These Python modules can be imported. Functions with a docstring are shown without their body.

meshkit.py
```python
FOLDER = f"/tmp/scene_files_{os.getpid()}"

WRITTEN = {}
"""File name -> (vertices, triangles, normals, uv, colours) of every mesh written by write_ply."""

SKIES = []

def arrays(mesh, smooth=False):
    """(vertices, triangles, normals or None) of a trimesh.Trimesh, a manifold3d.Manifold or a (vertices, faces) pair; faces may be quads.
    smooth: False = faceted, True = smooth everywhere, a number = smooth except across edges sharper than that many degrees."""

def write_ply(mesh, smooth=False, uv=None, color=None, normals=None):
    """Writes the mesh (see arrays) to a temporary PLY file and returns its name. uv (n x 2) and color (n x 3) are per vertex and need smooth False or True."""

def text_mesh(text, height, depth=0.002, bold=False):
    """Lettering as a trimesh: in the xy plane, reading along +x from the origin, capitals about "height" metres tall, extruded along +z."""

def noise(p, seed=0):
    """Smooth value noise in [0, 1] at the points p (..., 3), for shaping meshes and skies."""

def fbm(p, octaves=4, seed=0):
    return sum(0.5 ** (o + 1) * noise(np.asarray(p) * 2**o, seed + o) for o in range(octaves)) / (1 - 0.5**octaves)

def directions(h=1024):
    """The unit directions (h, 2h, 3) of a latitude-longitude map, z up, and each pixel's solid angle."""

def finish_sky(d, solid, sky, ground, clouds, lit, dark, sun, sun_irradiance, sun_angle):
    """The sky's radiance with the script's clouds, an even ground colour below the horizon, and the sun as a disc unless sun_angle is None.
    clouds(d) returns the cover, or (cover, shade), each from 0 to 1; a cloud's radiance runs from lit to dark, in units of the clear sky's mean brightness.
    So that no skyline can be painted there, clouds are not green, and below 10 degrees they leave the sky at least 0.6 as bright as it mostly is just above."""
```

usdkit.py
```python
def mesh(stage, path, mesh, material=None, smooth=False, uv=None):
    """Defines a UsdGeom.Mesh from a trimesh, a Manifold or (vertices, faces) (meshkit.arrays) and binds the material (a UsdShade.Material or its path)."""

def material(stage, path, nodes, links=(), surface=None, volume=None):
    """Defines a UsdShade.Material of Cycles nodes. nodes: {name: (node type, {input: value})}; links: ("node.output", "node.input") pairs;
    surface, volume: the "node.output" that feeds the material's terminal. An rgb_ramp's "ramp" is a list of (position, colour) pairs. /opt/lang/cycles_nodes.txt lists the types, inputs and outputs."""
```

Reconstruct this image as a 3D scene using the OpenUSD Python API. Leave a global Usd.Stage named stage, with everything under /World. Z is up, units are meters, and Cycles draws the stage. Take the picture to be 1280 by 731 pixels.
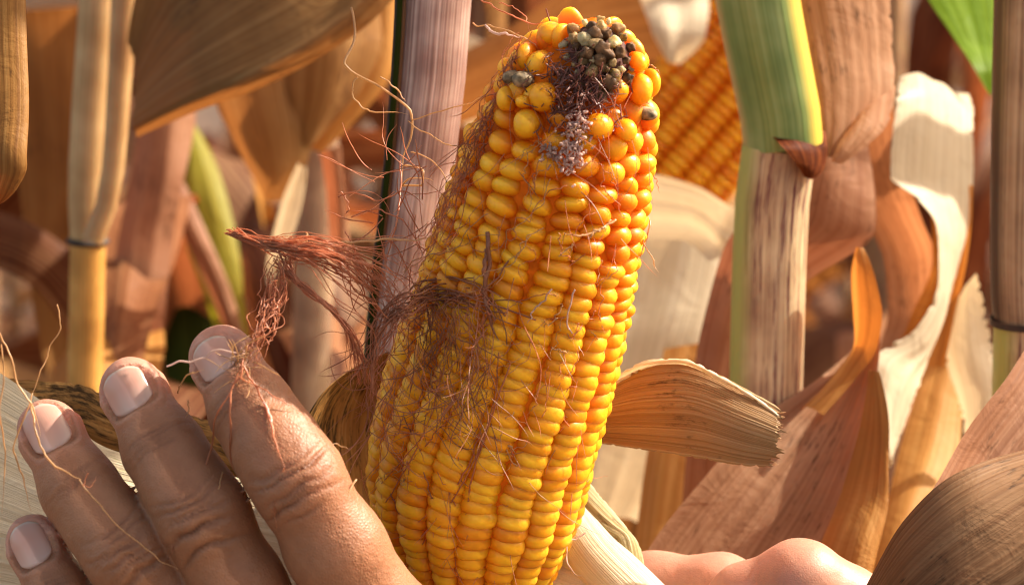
import math, random
import numpy as np, trimesh
from scipy.interpolate import PchipInterpolator, CubicSpline
from scipy.spatial import cKDTree
import usdkit, meshkit
from pxr import Usd, UsdGeom, UsdLux, UsdShade, Gf, Sdf, Vt

stage = Usd.Stage.CreateInMemory()
UsdGeom.SetStageUpAxis(stage, 'Z')
UsdGeom.Xform.Define(stage, '/World')
UsdGeom.Scope.Define(stage, '/World/Looks')

# ------------------------------------------------------------------ camera, sky, sun, exposure
CAM = np.array([0.0, 0.0, 1.25])
PITCH = math.radians(-12.0)
RT = np.array([1.0, 0, 0])
FW = np.array([0, math.cos(PITCH), math.sin(PITCH)])
UP = np.array([0, -math.sin(PITCH), math.cos(PITCH)])
FOCAL, HAP = 50.0, 21.18
EXPOSURE = 1.28
FOCUS, FSTOP = 0.535, 10.5
SUN = np.array([0.70, 0.25, 0.67]); SUN = SUN / np.linalg.norm(SUN)
SUN_I, SKY_S = 1.25, 0.12

cam = UsdGeom.Camera.Define(stage, '/World/camera')
cam.CreateFocalLengthAttr(FOCAL); cam.CreateHorizontalApertureAttr(HAP); cam.CreateVerticalApertureAttr(HAP * 584 / 1024)
cam.CreateFStopAttr(FSTOP); cam.CreateFocusDistanceAttr(FOCUS); cam.CreateExposureAttr(EXPOSURE)
cam.CreateClippingRangeAttr((0.02, 5000.0))
cam.AddTransformOp().Set(Gf.Matrix4d(*RT, 0, *UP, 0, *(-FW), 0, *CAM, 1))

sky_m = usdkit.material(stage, '/World/Looks/sky_look', {
    's': ('sky_texture', {'sky_type': 'single_scattering', 'sun_disc': False, 'aerosol_density': 4.0, 'sun_elevation': float(math.asin(SUN[2])),
                          'sun_rotation': float(math.atan2(SUN[0], SUN[1]))}),
    'w': ('mix', {'mix_type': 'multiply', 'fac': 1.0, 'color2': (1.0, .87, .69)}),   # the photograph's warm white balance
    'b': ('background_shader', {'strength': SKY_S})}, [('s.color', 'w.color1'), ('w.color', 'b.color')], surface='b.background')
dome = UsdLux.DomeLight.Define(stage, '/World/sky')
UsdShade.MaterialBindingAPI.Apply(dome.GetPrim()).Bind(sky_m)
dome.GetPrim().SetCustomDataByKey('kind', 'structure')
sun = UsdLux.DistantLight.Define(stage, '/World/sun')
sun.CreateIntensityAttr(SUN_I); sun.CreateAngleAttr(0.53); sun.CreateColorAttr(Gf.Vec3f(1.0, 0.91, 0.77)); sun.CreateNormalizeAttr(True)
zax = SUN; xax = np.cross([0, 0, 1.0], zax); xax /= np.linalg.norm(xax); yax = np.cross(zax, xax)
sun.AddTransformOp().Set(Gf.Matrix4d(*xax, 0, *yax, 0, *zax, 0, 0, 0, 50, 1))

# ------------------------------------------------------------------ helpers
K = HAP / FOCAL / 1280.0                    # metres per photograph pixel at one metre


def P(x, y, d):
    """World point seen at photograph pixel (x, y) at depth d metres."""
    x, y, d = np.broadcast_arrays(np.asarray(x, float), np.asarray(y, float), np.asarray(d, float))
    return CAM + d[..., None] * (FW + ((x - 640) * K)[..., None] * RT - ((y - 365.5) * K)[..., None] * UP)


def V(x, y, z):
    """Direction: x right, y away from the camera, z up in the picture -> world, unit."""
    v = x * RT + y * FW + z * UP
    return v / np.linalg.norm(v)


used, bases = {}, {}


def numbered(parent, name):
    key = parent + '/' + name
    n = used.get(key, 0); used[key] = n + 1
    return key if n == 0 else f'{key}_{n:03d}'


def tag(prim, label=None, category=None, group=None, kind=None):
    for k, v in (('label', label), ('category', category), ('group', group), ('kind', kind)):
        if v: prim.SetCustomDataByKey(k, v)
    return prim


def thing(name, base, label=None, category=None, group=None, kind=None):
    path = numbered('/World', name)
    x = UsdGeom.Xform.Define(stage, path)
    x.AddTranslateOp().Set(Gf.Vec3d(*map(float, base)))
    bases[path] = np.asarray(base, float)
    tag(x.GetPrim(), label, category, group, kind)
    return path


def obj(name, mesh, mat, parent='/World', smooth=True, uv=None, label=None, kind=None, category=None, group=None, tint=None):
    path = numbered(parent, name)
    top = '/'.join(path.split('/')[:3])
    v, f = (np.asarray(mesh.vertices), np.asarray(mesh.faces)) if hasattr(mesh, 'vertices') else mesh
    base = bases.get(top, np.zeros(3)) if parent != '/World' else np.zeros(3)
    m = usdkit.mesh(stage, path, (np.asarray(v) - base, f), mat, smooth=smooth, uv=uv)
    if tint is not None:
        UsdGeom.PrimvarsAPI(m).CreatePrimvar('tint', Sdf.ValueTypeNames.FloatArray, 'vertex').Set(Vt.FloatArray.FromNumpy(np.asarray(tint, np.float32)))
    tag(m.GetPrim(), label, category, group, kind)
    return path


def nrm(a):
    return a / (np.linalg.norm(a, axis=-1, keepdims=True) + 1e-12)


def spline(pts, n, closed=False):
    pts = np.asarray(pts, float)
    t = np.r_[0, np.cumsum(np.linalg.norm(np.diff(pts, axis=0), axis=1) + 1e-9)]
    t /= t[-1]
    return PchipInterpolator(t, pts)(np.linspace(0, 1, n))


def grid_faces(n, m, off=0):
    i, j = np.meshgrid(np.arange(n - 1), np.arange(m - 1), indexing='ij')
    a = (i * m + j).ravel(); b = (i * m + j + 1).ravel(); c = ((i + 1) * m + j + 1).ravel(); d = ((i + 1) * m + j).ravel()
    return np.vstack([np.stack([a, b, c], 1), np.stack([a, c, d], 1)]) + off


def leaf_sheet(S, n=70, m=17, cup=0.0, fold=0.0, ripple=0.0, rip_f=30.0, seed=0, ragged=0.0, end_ragged=0.0, thick=0.0):
    """A leaf blade between two edges. S: rows (lx, ly, ld, rx, ry, rd) of photograph pixels and depths along the leaf."""
    S = np.asarray(S, float)
    L, R = P(S[:, 0], S[:, 1], S[:, 2]), P(S[:, 3], S[:, 4], S[:, 5])
    mid = (L + R) / 2
    t = np.r_[0, np.cumsum(np.linalg.norm(np.diff(mid, axis=0), axis=1) + 1e-6)]; ln = t[-1]; t = t / ln
    tt = np.linspace(0, 1, n)
    L, R = PchipInterpolator(t, L)(tt), PchipInterpolator(t, R)(tt)
    return blade(L, R, ln, m, cup, fold, ripple, rip_f, seed, ragged, end_ragged, thick, face=-FW)


def blade(L, R, ln, m, cup, fold, ripple, rip_f, seed, ragged=0, end_ragged=0, thick=0, face=None):
    n = len(L)
    rng = np.random.default_rng(seed)
    vv = np.linspace(0, 1, m)
    tt = np.linspace(0, 1, n)
    if ragged:
        a = rng.normal(0, 1, (2, n)); a = np.apply_along_axis(lambda z: np.convolve(z, [.25, .5, .25], 'same'), 1, a)
        jag = (rng.random((2, n)) < .12) * rng.random((2, n)) * 3
        jagL, jagR = (np.abs(a[0]) + jag[0]) * ragged, (np.abs(a[1]) + jag[1]) * ragged
    G = L[:, None] * (1 - vv)[None, :, None] + R[:, None] * vv[None, :, None]
    tan = np.gradient((L + R) / 2, axis=0)
    N = nrm(np.cross(tan, R - L))
    if face is not None:
        s = np.sign((N @ face)); s[s == 0] = 1
        if abs(s.sum()) > 0: N = N * np.sign(s.sum())
    w = np.linalg.norm(R - L, axis=1)
    prof = 1 - (2 * vv - 1) ** 2
    off = np.asarray(cup) * prof[None, :] * w[:, None]
    if fold:
        off = off + fold * (1 - np.abs(2 * vv - 1))[None, :] * w[:, None]
    if ripple:
        uu = tt * ln
        wv = 0
        for f0 in (.10, .17, .28, .45, .7):
            for g0 in (1, -1):
                wv = wv + (f0 / .1) ** -.6 * np.sin(2 * np.pi * (uu[:, None] * rip_f * f0 * rng.uniform(.75, 1.3) + g0 * rng.uniform(.1, 1.0) * (vv[None, :] - .5)) + rng.uniform(0, 6.28))
        off = off + ripple * .42 * wv * (0.35 + 0.65 * np.abs(2 * vv - 1))[None, :]
        # fine corrugation of the veins
        off = off + ripple * .06 * np.sin(vv * w.mean() / .0016 * 2 * np.pi)[None, :]
    G = G + N[:, None] * off[..., None]
    if ragged:      # torn edges: only the outermost strip of the blade is eaten away
        ac = nrm(R - L)
        G[:, 0] += ac * jagL[:, None]; G[:, -1] -= ac * jagR[:, None]
        G[:, 1] += ac * jagL[:, None] * .35; G[:, -2] -= ac * jagR[:, None] * .35
    if end_ragged:
        e = rng.random(m); e = np.convolve(np.r_[e[0], e, e[-1]], [.2, .6, .2], 'valid')
        e = e + (rng.random(m) < .25) * rng.random(m) * .9
        G[-1] += nrm(tan[-1:]) * (end_ragged * (e[:, None] - .5)); G[-2] += nrm(tan[-1:]) * (end_ragged * .5 * (e[:, None] - .5))
    uv = np.stack(np.broadcast_arrays((tt * ln)[:, None] + seed * .37, (vv[None, :] - .5) * w.mean() + seed * .113), -1).reshape(-1, 2)
    v, f = G.reshape(-1, 3), grid_faces(n, m)
    if thick:
        nn = np.broadcast_to(N[:, None], G.shape).reshape(-1, 3)
        k = len(v)
        rim = np.r_[np.arange(m), m - 1 + m * np.arange(1, n), (n * m - 2) - np.arange(m - 1), m * (n - 2 - np.arange(n - 2))]
        nx = np.roll(rim, -1)
        side = np.vstack([np.stack([rim, rim + k, nx], 1), np.stack([nx, rim + k, nx + k], 1)])
        v = np.vstack([v + nn * thick / 2, v - nn * thick / 2]); f = np.vstack([f, f[:, ::-1] + k, side]); uv = np.vstack([uv, uv])
    return (v, f), uv


def tube(pts, rad, sides=6, caps=True):
    p = np.asarray(pts, float); n = len(p)
    t = nrm(np.gradient(p, axis=0))
    a = np.cross(t[0], [0, 0, 1.0] if abs(t[0][2]) < .9 else [1.0, 0, 0]); a /= np.linalg.norm(a)
    A = np.empty((n, 3))
    for i in range(n):
        a = a - t[i] * (a @ t[i]); a /= np.linalg.norm(a) + 1e-12; A[i] = a
    B = np.cross(t, A); g = np.arange(sides) * 2 * np.pi / sides
    r = np.broadcast_to(rad, (n,))
    v = p[:, None] + r[:, None, None] * (np.cos(g)[None, :, None] * A[:, None] + np.sin(g)[None, :, None] * B[:, None])
    i, j = np.meshgrid(np.arange(n - 1), np.arange(sides), indexing='ij')
    q = np.stack([i * sides + j, i * sides + (j + 1) % sides, (i + 1) * sides + (j + 1) % sides, (i + 1) * sides + j], -1).reshape(-1, 4)
    f = np.vstack([q[:, [0, 1, 2]], q[:, [0, 2, 3]]]); v = v.reshape(-1, 3)
    if caps:
        k = np.arange(1, sides - 1)
        f = np.vstack([f, np.stack([0 * k, k + 1, k], 1), np.stack([0 * k, k, k + 1], 1) + (n - 1) * sides])
    return v, f


def join(parts):
    off, vs, fs = 0, [], []
    for v, f in parts:
        vs.append(v); fs.append(np.asarray(f) + off); off += len(v)
    return np.vstack(vs), np.vstack(fs)


# ------------------------------------------------------------------ materials
LK = '/World/Looks/'
mats = {}


def leaf_mat(name, cols, transl=.35, glow=None, rough=.55, streak=420., spots=None, spot_amt=.0, bump=.35, spec=.18, big=14., tips=None):
    """Dry or green leaf: cols = three colours from dark to light that the long veins and the blotches vary between."""
    c0, c1, c2 = cols
    glow = glow or tuple(min(1, c * 1.25) for c in c1)
    nodes = {
        'uv': ('uvmap', {'attribute': 'st'}),
        'mp': ('mapping', {'scale': (5.0, streak, 1.0)}),
        'n1': ('noise_texture', {'scale': 1.0, 'detail': 4.0, 'roughness': .6}),
        'mp2': ('mapping', {'scale': (1.2, streak * 3.2, 1.0)}),
        'n2': ('noise_texture', {'scale': 1.0, 'detail': 2.0, 'roughness': .5}),
        'n3': ('noise_texture', {'scale': big, 'detail': 4.0, 'roughness': .62, 'distortion': .6}),
        'geo': ('geometry', {}),
        'a1': ('math', {'math_type': 'multiply_add', 'value2': .46, 'value3': -.10}),
        'a2': ('math', {'math_type': 'multiply_add', 'value2': .42}),
        'a3': ('math', {'math_type': 'multiply_add', 'value2': .42}),
        'rp': ('rgb_ramp', {'ramp': [(.28, c0), (.52, c1), (.78, c2)]}),
        'p': ('principled_bsdf', {'roughness': rough, 'specular_ior_level': spec}),
        't': ('translucent_bsdf', {'color': glow}),
        'tm': ('mix', {'mix_type': 'multiply', 'fac': .75, 'color2': glow}),
        'mx': ('mix_closure', {'fac': transl}),
        'bs': ('math', {'math_type': 'multiply_add', 'value2': .5}),
        'b': ('bump', {'strength': bump, 'distance': .0006}),
        'cn': ('noise_texture', {'scale': 75., 'detail': 5.0, 'roughness': .6, 'distortion': 1.2}), 'b2': ('bump', {'strength': .32, 'distance': .0022}),
    }
    links = [('uv.UV', 'mp.vector'), ('mp.vector', 'n1.vector'), ('uv.UV', 'mp2.vector'), ('mp2.vector', 'n2.vector'),
             ('geo.position', 'n3.vector'), ('n1.fac', 'a1.value1'), ('n2.fac', 'a2.value1'), ('a1.value', 'a2.value3'),
             ('n3.fac', 'a3.value1'), ('a2.value', 'a3.value3'), ('a3.value', 'rp.fac'),
             ('n2.fac', 'bs.value1'), ('n1.fac', 'bs.value3'), ('bs.value', 'b.height'), ('geo.position', 'cn.vector'), ('cn.fac', 'b2.height'), ('b2.normal', 'b.normal'), ('b.normal', 'p.normal'), ('b.normal', 't.normal'),
             ('p.BSDF', 'mx.closure1'), ('t.BSDF', 'mx.closure2')]
    col = 'rp.color'
    if spots:
        nodes['sp'] = ('noise_texture', {'scale': 1.0, 'detail': 4.0, 'roughness': .7})
        nodes['sv'] = ('mapping', {'scale': (170., 900., 1.)})
        links.append(('uv.UV', 'sv.vector'))
        nodes['sb'] = ('noise_texture', {'scale': 45., 'detail': 2.0})
        nodes['sa'] = ('math', {'math_type': 'multiply_add', 'value2': .55})
        nodes['sr'] = ('rgb_ramp', {'ramp': [(1.0 - spot_amt, (0, 0, 0)), (1.14 - spot_amt, (.85, .85, .85))]})
        nodes['sm'] = ('mix', {'color2': spots})
        links += [('sv.vector', 'sp.vector'), ('geo.position', 'sb.vector'), ('sb.fac', 'sa.value1'), ('sp.fac', 'sa.value3'), ('sa.value', 'sr.fac'),
                  ('sr.color', 'sm.fac'), (col, 'sm.color1')]
        col = 'sm.color'
    links += [(col, 'p.base_color'), (col, 'tm.color1'), ('tm.color', 't.color')]
    mats[name] = usdkit.material(stage, LK + name, nodes, links, surface='mx.closure')
    return mats[name]


leaf_mat('tan_leaf', [(.13, .052, .015), (.30, .145, .046), (.50, .30, .12)], .35, (.95, .55, .25), spots=(.12, .05, .025), spot_amt=.13)
leaf_mat('rust_leaf', [(.15, .050, .020), (.31, .125, .052), (.47, .24, .115)], .38, (.98, .45, .20), spots=(.12, .05, .025), spot_amt=.13)
leaf_mat('pink_leaf', [(.16, .062, .032), (.33, .145, .074), (.52, .29, .17)], .35, (.98, .5, .3), spots=(.12, .05, .025), spot_amt=.13)
leaf_mat('pale_leaf', [(.44, .34, .22), (.66, .56, .40), (.80, .73, .58)], .40, (1., .80, .55), rough=.45, spots=(.42, .26, .1), spot_amt=.09)
leaf_mat('peach_leaf', [(.24, .105, .050), (.46, .24, .125), (.64, .41, .25)], .45, (1., .58, .30), spots=(.12, .05, .025), spot_amt=.13)
leaf_mat('orange_leaf', [(.26, .10, .02), (.50, .23, .055), (.68, .40, .13)], .45, (1., .55, .18))
leaf_mat('husk_cut', [(.11, .048, .016), (.32, .175, .072), (.54, .37, .20)], .12, (.9, .5, .2), streak=900., bump=.9, spots=(.06, .03, .015), spot_amt=.13)
leaf_mat('husk_cream', [(.55, .43, .26), (.74, .63, .43), (.86, .79, .62)], .30, (1., .85, .6), streak=900., bump=.7, rough=.42, spots=(.45, .42, .18), spot_amt=.08)
leaf_mat('husk_mottled', [(.14, .06, .018), (.36, .18, .05), (.52, .31, .11)], .30, (.95, .55, .15), streak=500., spots=(.02, .012, .006), spot_amt=.22)
leaf_mat('husk_olive', [(.09, .06, .022), (.34, .26, .11), (.66, .56, .34)], .2, (.7, .6, .25), streak=700., bump=.8, spots=(.12, .05, .02), spot_amt=.14)
leaf_mat('brown_fore', [(.08, .034, .014), (.21, .10, .045), (.37, .215, .11)], .22, (.8, .4, .18), streak=700., bump=.6, spots=(.05, .025, .012), spot_amt=.14)
leaf_mat('golden_leaf', [(.17, .065, .02), (.40, .19, .05), (.60, .37, .13)], .42, (1., .58, .18), spots=(.08, .035, .02), spot_amt=.11)
leaf_mat('green_leaf', [(.10, .19, .012), (.20, .33, .025), (.34, .47, .05)], .5, (.72, 1., .08), rough=.4)
leaf_mat('yellowgreen_leaf', [(.10, .14, .02), (.30, .27, .03), (.50, .36, .05)], .42, (.85, .8, .1))
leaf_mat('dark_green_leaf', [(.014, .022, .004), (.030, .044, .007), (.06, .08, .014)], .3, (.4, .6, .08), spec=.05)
leaf_mat('collar_leaf', [(.02, .006, .003), (.10, .022, .007), (.32, .09, .02)], .2, big=160., spec=.04)
leaf_mat('bg_leaf', [(.035, .011, .005), (.12, .040, .017), (.48, .28, .14)], .38, (.95, .42, .18), big=5.)


def stalk_mat(name, cols, streak=300., dark=(.05, .02, .02), dark_amt=.12, rough=.42, left=None, right=None):
    """Stem skin: long fibres run up it. left, right: other colours round the stem's two sides (st.y runs 0..1 round it)."""
    c0, c1, c2 = cols
    nodes = {'uv': ('uvmap', {'attribute': 'st'}), 'mp': ('mapping', {'scale': (3.0, streak, 1.0)}),
             'n1': ('noise_texture', {'scale': 1.0, 'detail': 4.0, 'roughness': .65}),
             'n3': ('noise_texture', {'scale': 60., 'detail': 3.0}), 'geo': ('geometry', {}),
             'mp4': ('mapping', {'scale': (30.0, streak * .5, 1.0)}), 'n4': ('noise_texture', {'scale': 1.0, 'detail': 4.0, 'roughness': .7}),
             'a3': ('math', {'math_type': 'multiply_add', 'value2': .6}), 'm1': ('math', {'math_type': 'multiply_add', 'value2': .75, 'value3': -.10}),
             'rp': ('rgb_ramp', {'ramp': [(.38, c0), (.56, c1), (.74, c2)]}),
             'sr': ('rgb_ramp', {'ramp': [(.80 - dark_amt, (0, 0, 0)), (.88 - dark_amt, (1, 1, 1))]}),
             'sm': ('mix', {'color2': dark}),
             'p': ('principled_bsdf', {'roughness': rough, 'specular_ior_level': .4, 'subsurface_weight': .12, 'subsurface_scale': .002}),
             'b': ('bump', {'strength': .5, 'distance': .0005})}
    links = [('uv.UV', 'mp.vector'), ('mp.vector', 'n1.vector'), ('geo.position', 'n3.vector'), ('n1.fac', 'm1.value1'), ('n3.fac', 'a3.value1'), ('m1.value', 'a3.value3'),
             ('a3.value', 'rp.fac'), ('uv.UV', 'mp4.vector'), ('mp4.vector', 'n4.vector'), ('n4.fac', 'sr.fac'), ('sr.color', 'sm.fac'), ('rp.color', 'sm.color1'),
             ('n1.fac', 'b.height'), ('b.normal', 'p.normal')]
    col = 'sm.color'
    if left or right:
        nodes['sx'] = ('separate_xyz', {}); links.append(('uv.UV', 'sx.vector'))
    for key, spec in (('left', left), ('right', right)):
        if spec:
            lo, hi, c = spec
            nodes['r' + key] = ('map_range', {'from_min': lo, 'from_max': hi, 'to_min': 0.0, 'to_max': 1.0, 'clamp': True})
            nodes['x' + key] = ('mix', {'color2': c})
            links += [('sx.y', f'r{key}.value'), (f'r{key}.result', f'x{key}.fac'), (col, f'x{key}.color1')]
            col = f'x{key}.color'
    links.append((col, 'p.base_color'))
    mats[name] = usdkit.material(stage, LK + name, nodes, links, surface='p.BSDF')


stalk_mat('stem_purple', [(.10, .045, .038), (.29, .165, .13), (.56, .40, .33)], streak=64., left=(.34, .29, (.10, .12, .02)))
stalk_mat('stem_tan', [(.22, .11, .065), (.43, .29, .16), (.62, .49, .29)], streak=75., dark_amt=.28, dark=(.13, .035, .035), left=(.42, .34, (.36, .36, .09)))
stalk_mat('stem_gold', [(.26, .115, .022), (.46, .23, .048), (.62, .36, .10)], streak=50., dark_amt=.05)
stalk_mat('stem_brown', [(.14, .075, .045), (.34, .21, .13), (.50, .36, .22)], dark_amt=.14)
stalk_mat('sheath_tan', [(.26, .14, .055), (.40, .25, .105), (.54, .38, .19)], streak=50., dark_amt=.05)
stalk_mat('sheath_green', [(.10, .15, .038), (.155, .215, .060), (.24, .30, .11)], streak=60., dark_amt=-.2, rough=.38, right=(.585, .655, (.62, .42, .05)), left=(.33, .27, (.50, .36, .14)))
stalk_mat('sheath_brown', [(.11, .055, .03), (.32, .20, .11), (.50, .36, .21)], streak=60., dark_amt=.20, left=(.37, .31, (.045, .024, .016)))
stalk_mat('bg_stem', [(.18, .09, .05), (.34, .20, .10), (.48, .32, .16)])


def plain(name, col, rough=.6, var=.25, scale=300., sss=0., spec=.4, bump=.3, rad=(1, .4, .1), ssc=.002):
    d = tuple(c * (1 - var) for c in col); l = tuple(min(1, c * (1 + var)) for c in col)
    nodes = {'geo': ('geometry', {}), 'n': ('noise_texture', {'scale': scale, 'detail': 4.0}), 'rp': ('rgb_ramp', {'ramp': [(.35, d), (.65, l)]}),
             'b': ('bump', {'strength': bump, 'distance': .0004}),
             'p': ('principled_bsdf', {'roughness': rough, 'specular_ior_level': spec, 'subsurface_weight': sss, 'subsurface_scale': ssc, 'subsurface_radius': rad})}
    mats[name] = usdkit.material(stage, LK + name, nodes, [('geo.position', 'n.vector'), ('n.fac', 'rp.fac'), ('rp.color', 'p.base_color'), ('n.fac', 'b.height'), ('b.normal', 'p.normal')], surface='p.BSDF')


plain('collar_dark', (.14, .035, .012), .5, .5, 220.)
plain('node_dark', (.035, .02, .014), .6, .4)
plain('cob', (.64, .125, .003), .6, .25, 300., sss=.0, spec=.08, ssc=.004, rad=(1, .36, .05))
plain('cob_tip', (.085, .030, .022), .8, .5, 600.)
plain('aborted_kernel', (.25, .155, .070), .5, .6, 420., sss=.1, spec=.12)
plain('aborted_dark', (.12, .062, .030), .5, .6, 420., spec=.12)
plain('aborted_pale', (.42, .31, .17), .5, .4, 420., sss=.2, spec=.12)
plain('mouldy_kernel', (.24, .17, .10), .6, .8, 500., spec=.12)
plain('pith', (.62, .50, .33), .8, .2)
plain('soil', (.085, .048, .030), .95, .5, 9., bump=.6)

# kernels: st.x = height above the cob (0..1), st.y = a random number for each kernel
mats['kernel'] = usdkit.material(stage, LK + 'kernel', {
    'uv': ('uvmap', {'attribute': 'st'}), 'sx': ('separate_xyz', {}), 'geo': ('geometry', {}),
    'n': ('noise_texture', {'scale': 420., 'detail': 3.0}),
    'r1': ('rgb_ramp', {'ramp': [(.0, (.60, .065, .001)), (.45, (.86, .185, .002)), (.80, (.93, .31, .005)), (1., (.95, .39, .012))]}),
    'r2': ('rgb_ramp', {'ramp': [(.0, (.74, .54, .42)), (.25, (.95, .84, .7)), (.6, (1., .97, .95)), (1., (1., 1.08, 1.6))]}),
    'nr': ('rgb_ramp', {'ramp': [(.30, (.86, .80, .7)), (.6, (1, 1, 1))]}),
    'm1': ('mix', {'mix_type': 'multiply', 'fac': 1.0}), 'm2': ('mix', {'mix_type': 'multiply', 'fac': .8}),
    'bn': ('noise_texture', {'scale': 900., 'detail': 3.0}), 'b': ('bump', {'strength': .22, 'distance': .0004}),
    'p': ('principled_bsdf', {'roughness': .40, 'specular_ior_level': .28, 'subsurface_weight': .5, 'subsurface_scale': .0012, 'subsurface_radius': (1., .5, .15)})},
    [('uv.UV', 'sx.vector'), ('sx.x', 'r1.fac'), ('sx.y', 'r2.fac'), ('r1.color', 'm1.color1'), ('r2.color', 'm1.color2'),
     ('geo.position', 'n.vector'), ('n.fac', 'nr.fac'), ('m1.color', 'm2.color1'), ('nr.color', 'm2.color2'), ('m2.color', 'p.base_color'),
     ('geo.position', 'bn.vector'), ('bn.fac', 'b.height'), ('b.normal', 'p.normal')], surface='p.BSDF')


def silk_mat(name, col, glow, tr=.4, rough=.35):
    mats[name] = usdkit.material(stage, LK + name, {
        'geo': ('geometry', {}), 'n': ('noise_texture', {'scale': 90., 'detail': 2.0}),
        'rp': ('rgb_ramp', {'ramp': [(.3, tuple(c * .55 for c in col)), (.7, tuple(min(1, c * 1.35) for c in col))]}),
        'p': ('principled_bsdf', {'roughness': rough, 'specular_ior_level': .6}), 't': ('translucent_bsdf', {'color': glow}), 'mx': ('mix_closure', {'fac': tr})},
        [('geo.position', 'n.vector'), ('n.fac', 'rp.fac'), ('rp.color', 'p.base_color'), ('p.BSDF', 'mx.closure1'), ('t.BSDF', 'mx.closure2')], surface='mx.closure')


silk_mat('silk_rust', (.52, .215, .11), (.90, .40, .2))
silk_mat('silk_dark', (.38, .15, .078), (.55, .19, .09), .35)
silk_mat('silk_plum', (.26, .115, .095), (.55, .26, .2), .35)
silk_mat('silk_tan', (.55, .33, .16), (.95, .62, .32))
silk_mat('silk_white', (.74, .53, .46), (.95, .72, .62), rough=.9)

# skin: tint 0 = plain back of the hand, +1 = pink tip, -1 = darker crease
def skin_mat(name, rough_skin):
  mats[name] = usdkit.material(stage, LK + name, {
    'at': ('attribute', {'attribute': 'tint'}), 'geo': ('geometry', {}),
    'n': ('noise_texture', {'scale': 150., 'detail': 6.0, 'roughness': .7}), 'n0': ('noise_texture', {'scale': 28., 'detail': 3.0}),
    'mr': ('map_range', {'from_min': -1.0, 'from_max': 1.0, 'to_min': 0.0, 'to_max': 1.0, 'clamp': True}),
    'rp': ('rgb_ramp', {'ramp': [(.0, (.13, .052, .028)), (.5, (.325, .150, .076)), (1., (.50, .26, .19))]}),
    'nr': ('rgb_ramp', {'ramp': [(.32, (.80, .74, .70)), (.64, (1.08, 1.02, .98))]}), 'nr0': ('rgb_ramp', {'ramp': [(.3, (.88, .80, .78)), (.7, (1, 1, 1))]}),
    'm1': ('mix', {'mix_type': 'multiply', 'fac': .8}), 'm2': ('mix', {'mix_type': 'multiply', 'fac': .8}),
    'v': ('voronoi_texture', {'feature': 'distance_to_edge', 'scale': 1500.}), 'vn': ('noise_texture', {'scale': 800., 'detail': 4.0}),
    'h': ('math', {'math_type': 'multiply_add', 'value2': .8}),
    'b': ('bump', {'strength': rough_skin, 'distance': .0004}),
    'p': ('principled_bsdf', {'roughness': .49, 'specular_ior_level': .40, 'subsurface_weight': .16, 'subsurface_scale': .0022, 'subsurface_radius': (1., .35, .18)})},
    [('at.fac', 'mr.value'), ('mr.result', 'rp.fac'), ('geo.position', 'n.vector'), ('geo.position', 'n0.vector'), ('n.fac', 'nr.fac'), ('n0.fac', 'nr0.fac'),
     ('rp.color', 'm1.color1'), ('nr.color', 'm1.color2'), ('m1.color', 'm2.color1'), ('nr0.color', 'm2.color2'), ('m2.color', 'p.base_color'),
     ('geo.position', 'v.vector'), ('geo.position', 'vn.vector'), ('v.distance', 'h.value1'), ('vn.fac', 'h.value3'), ('h.value', 'b.height'), ('b.normal', 'p.normal')], surface='p.BSDF')
skin_mat('skin', .5); skin_mat('palm_skin', .16)
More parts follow.
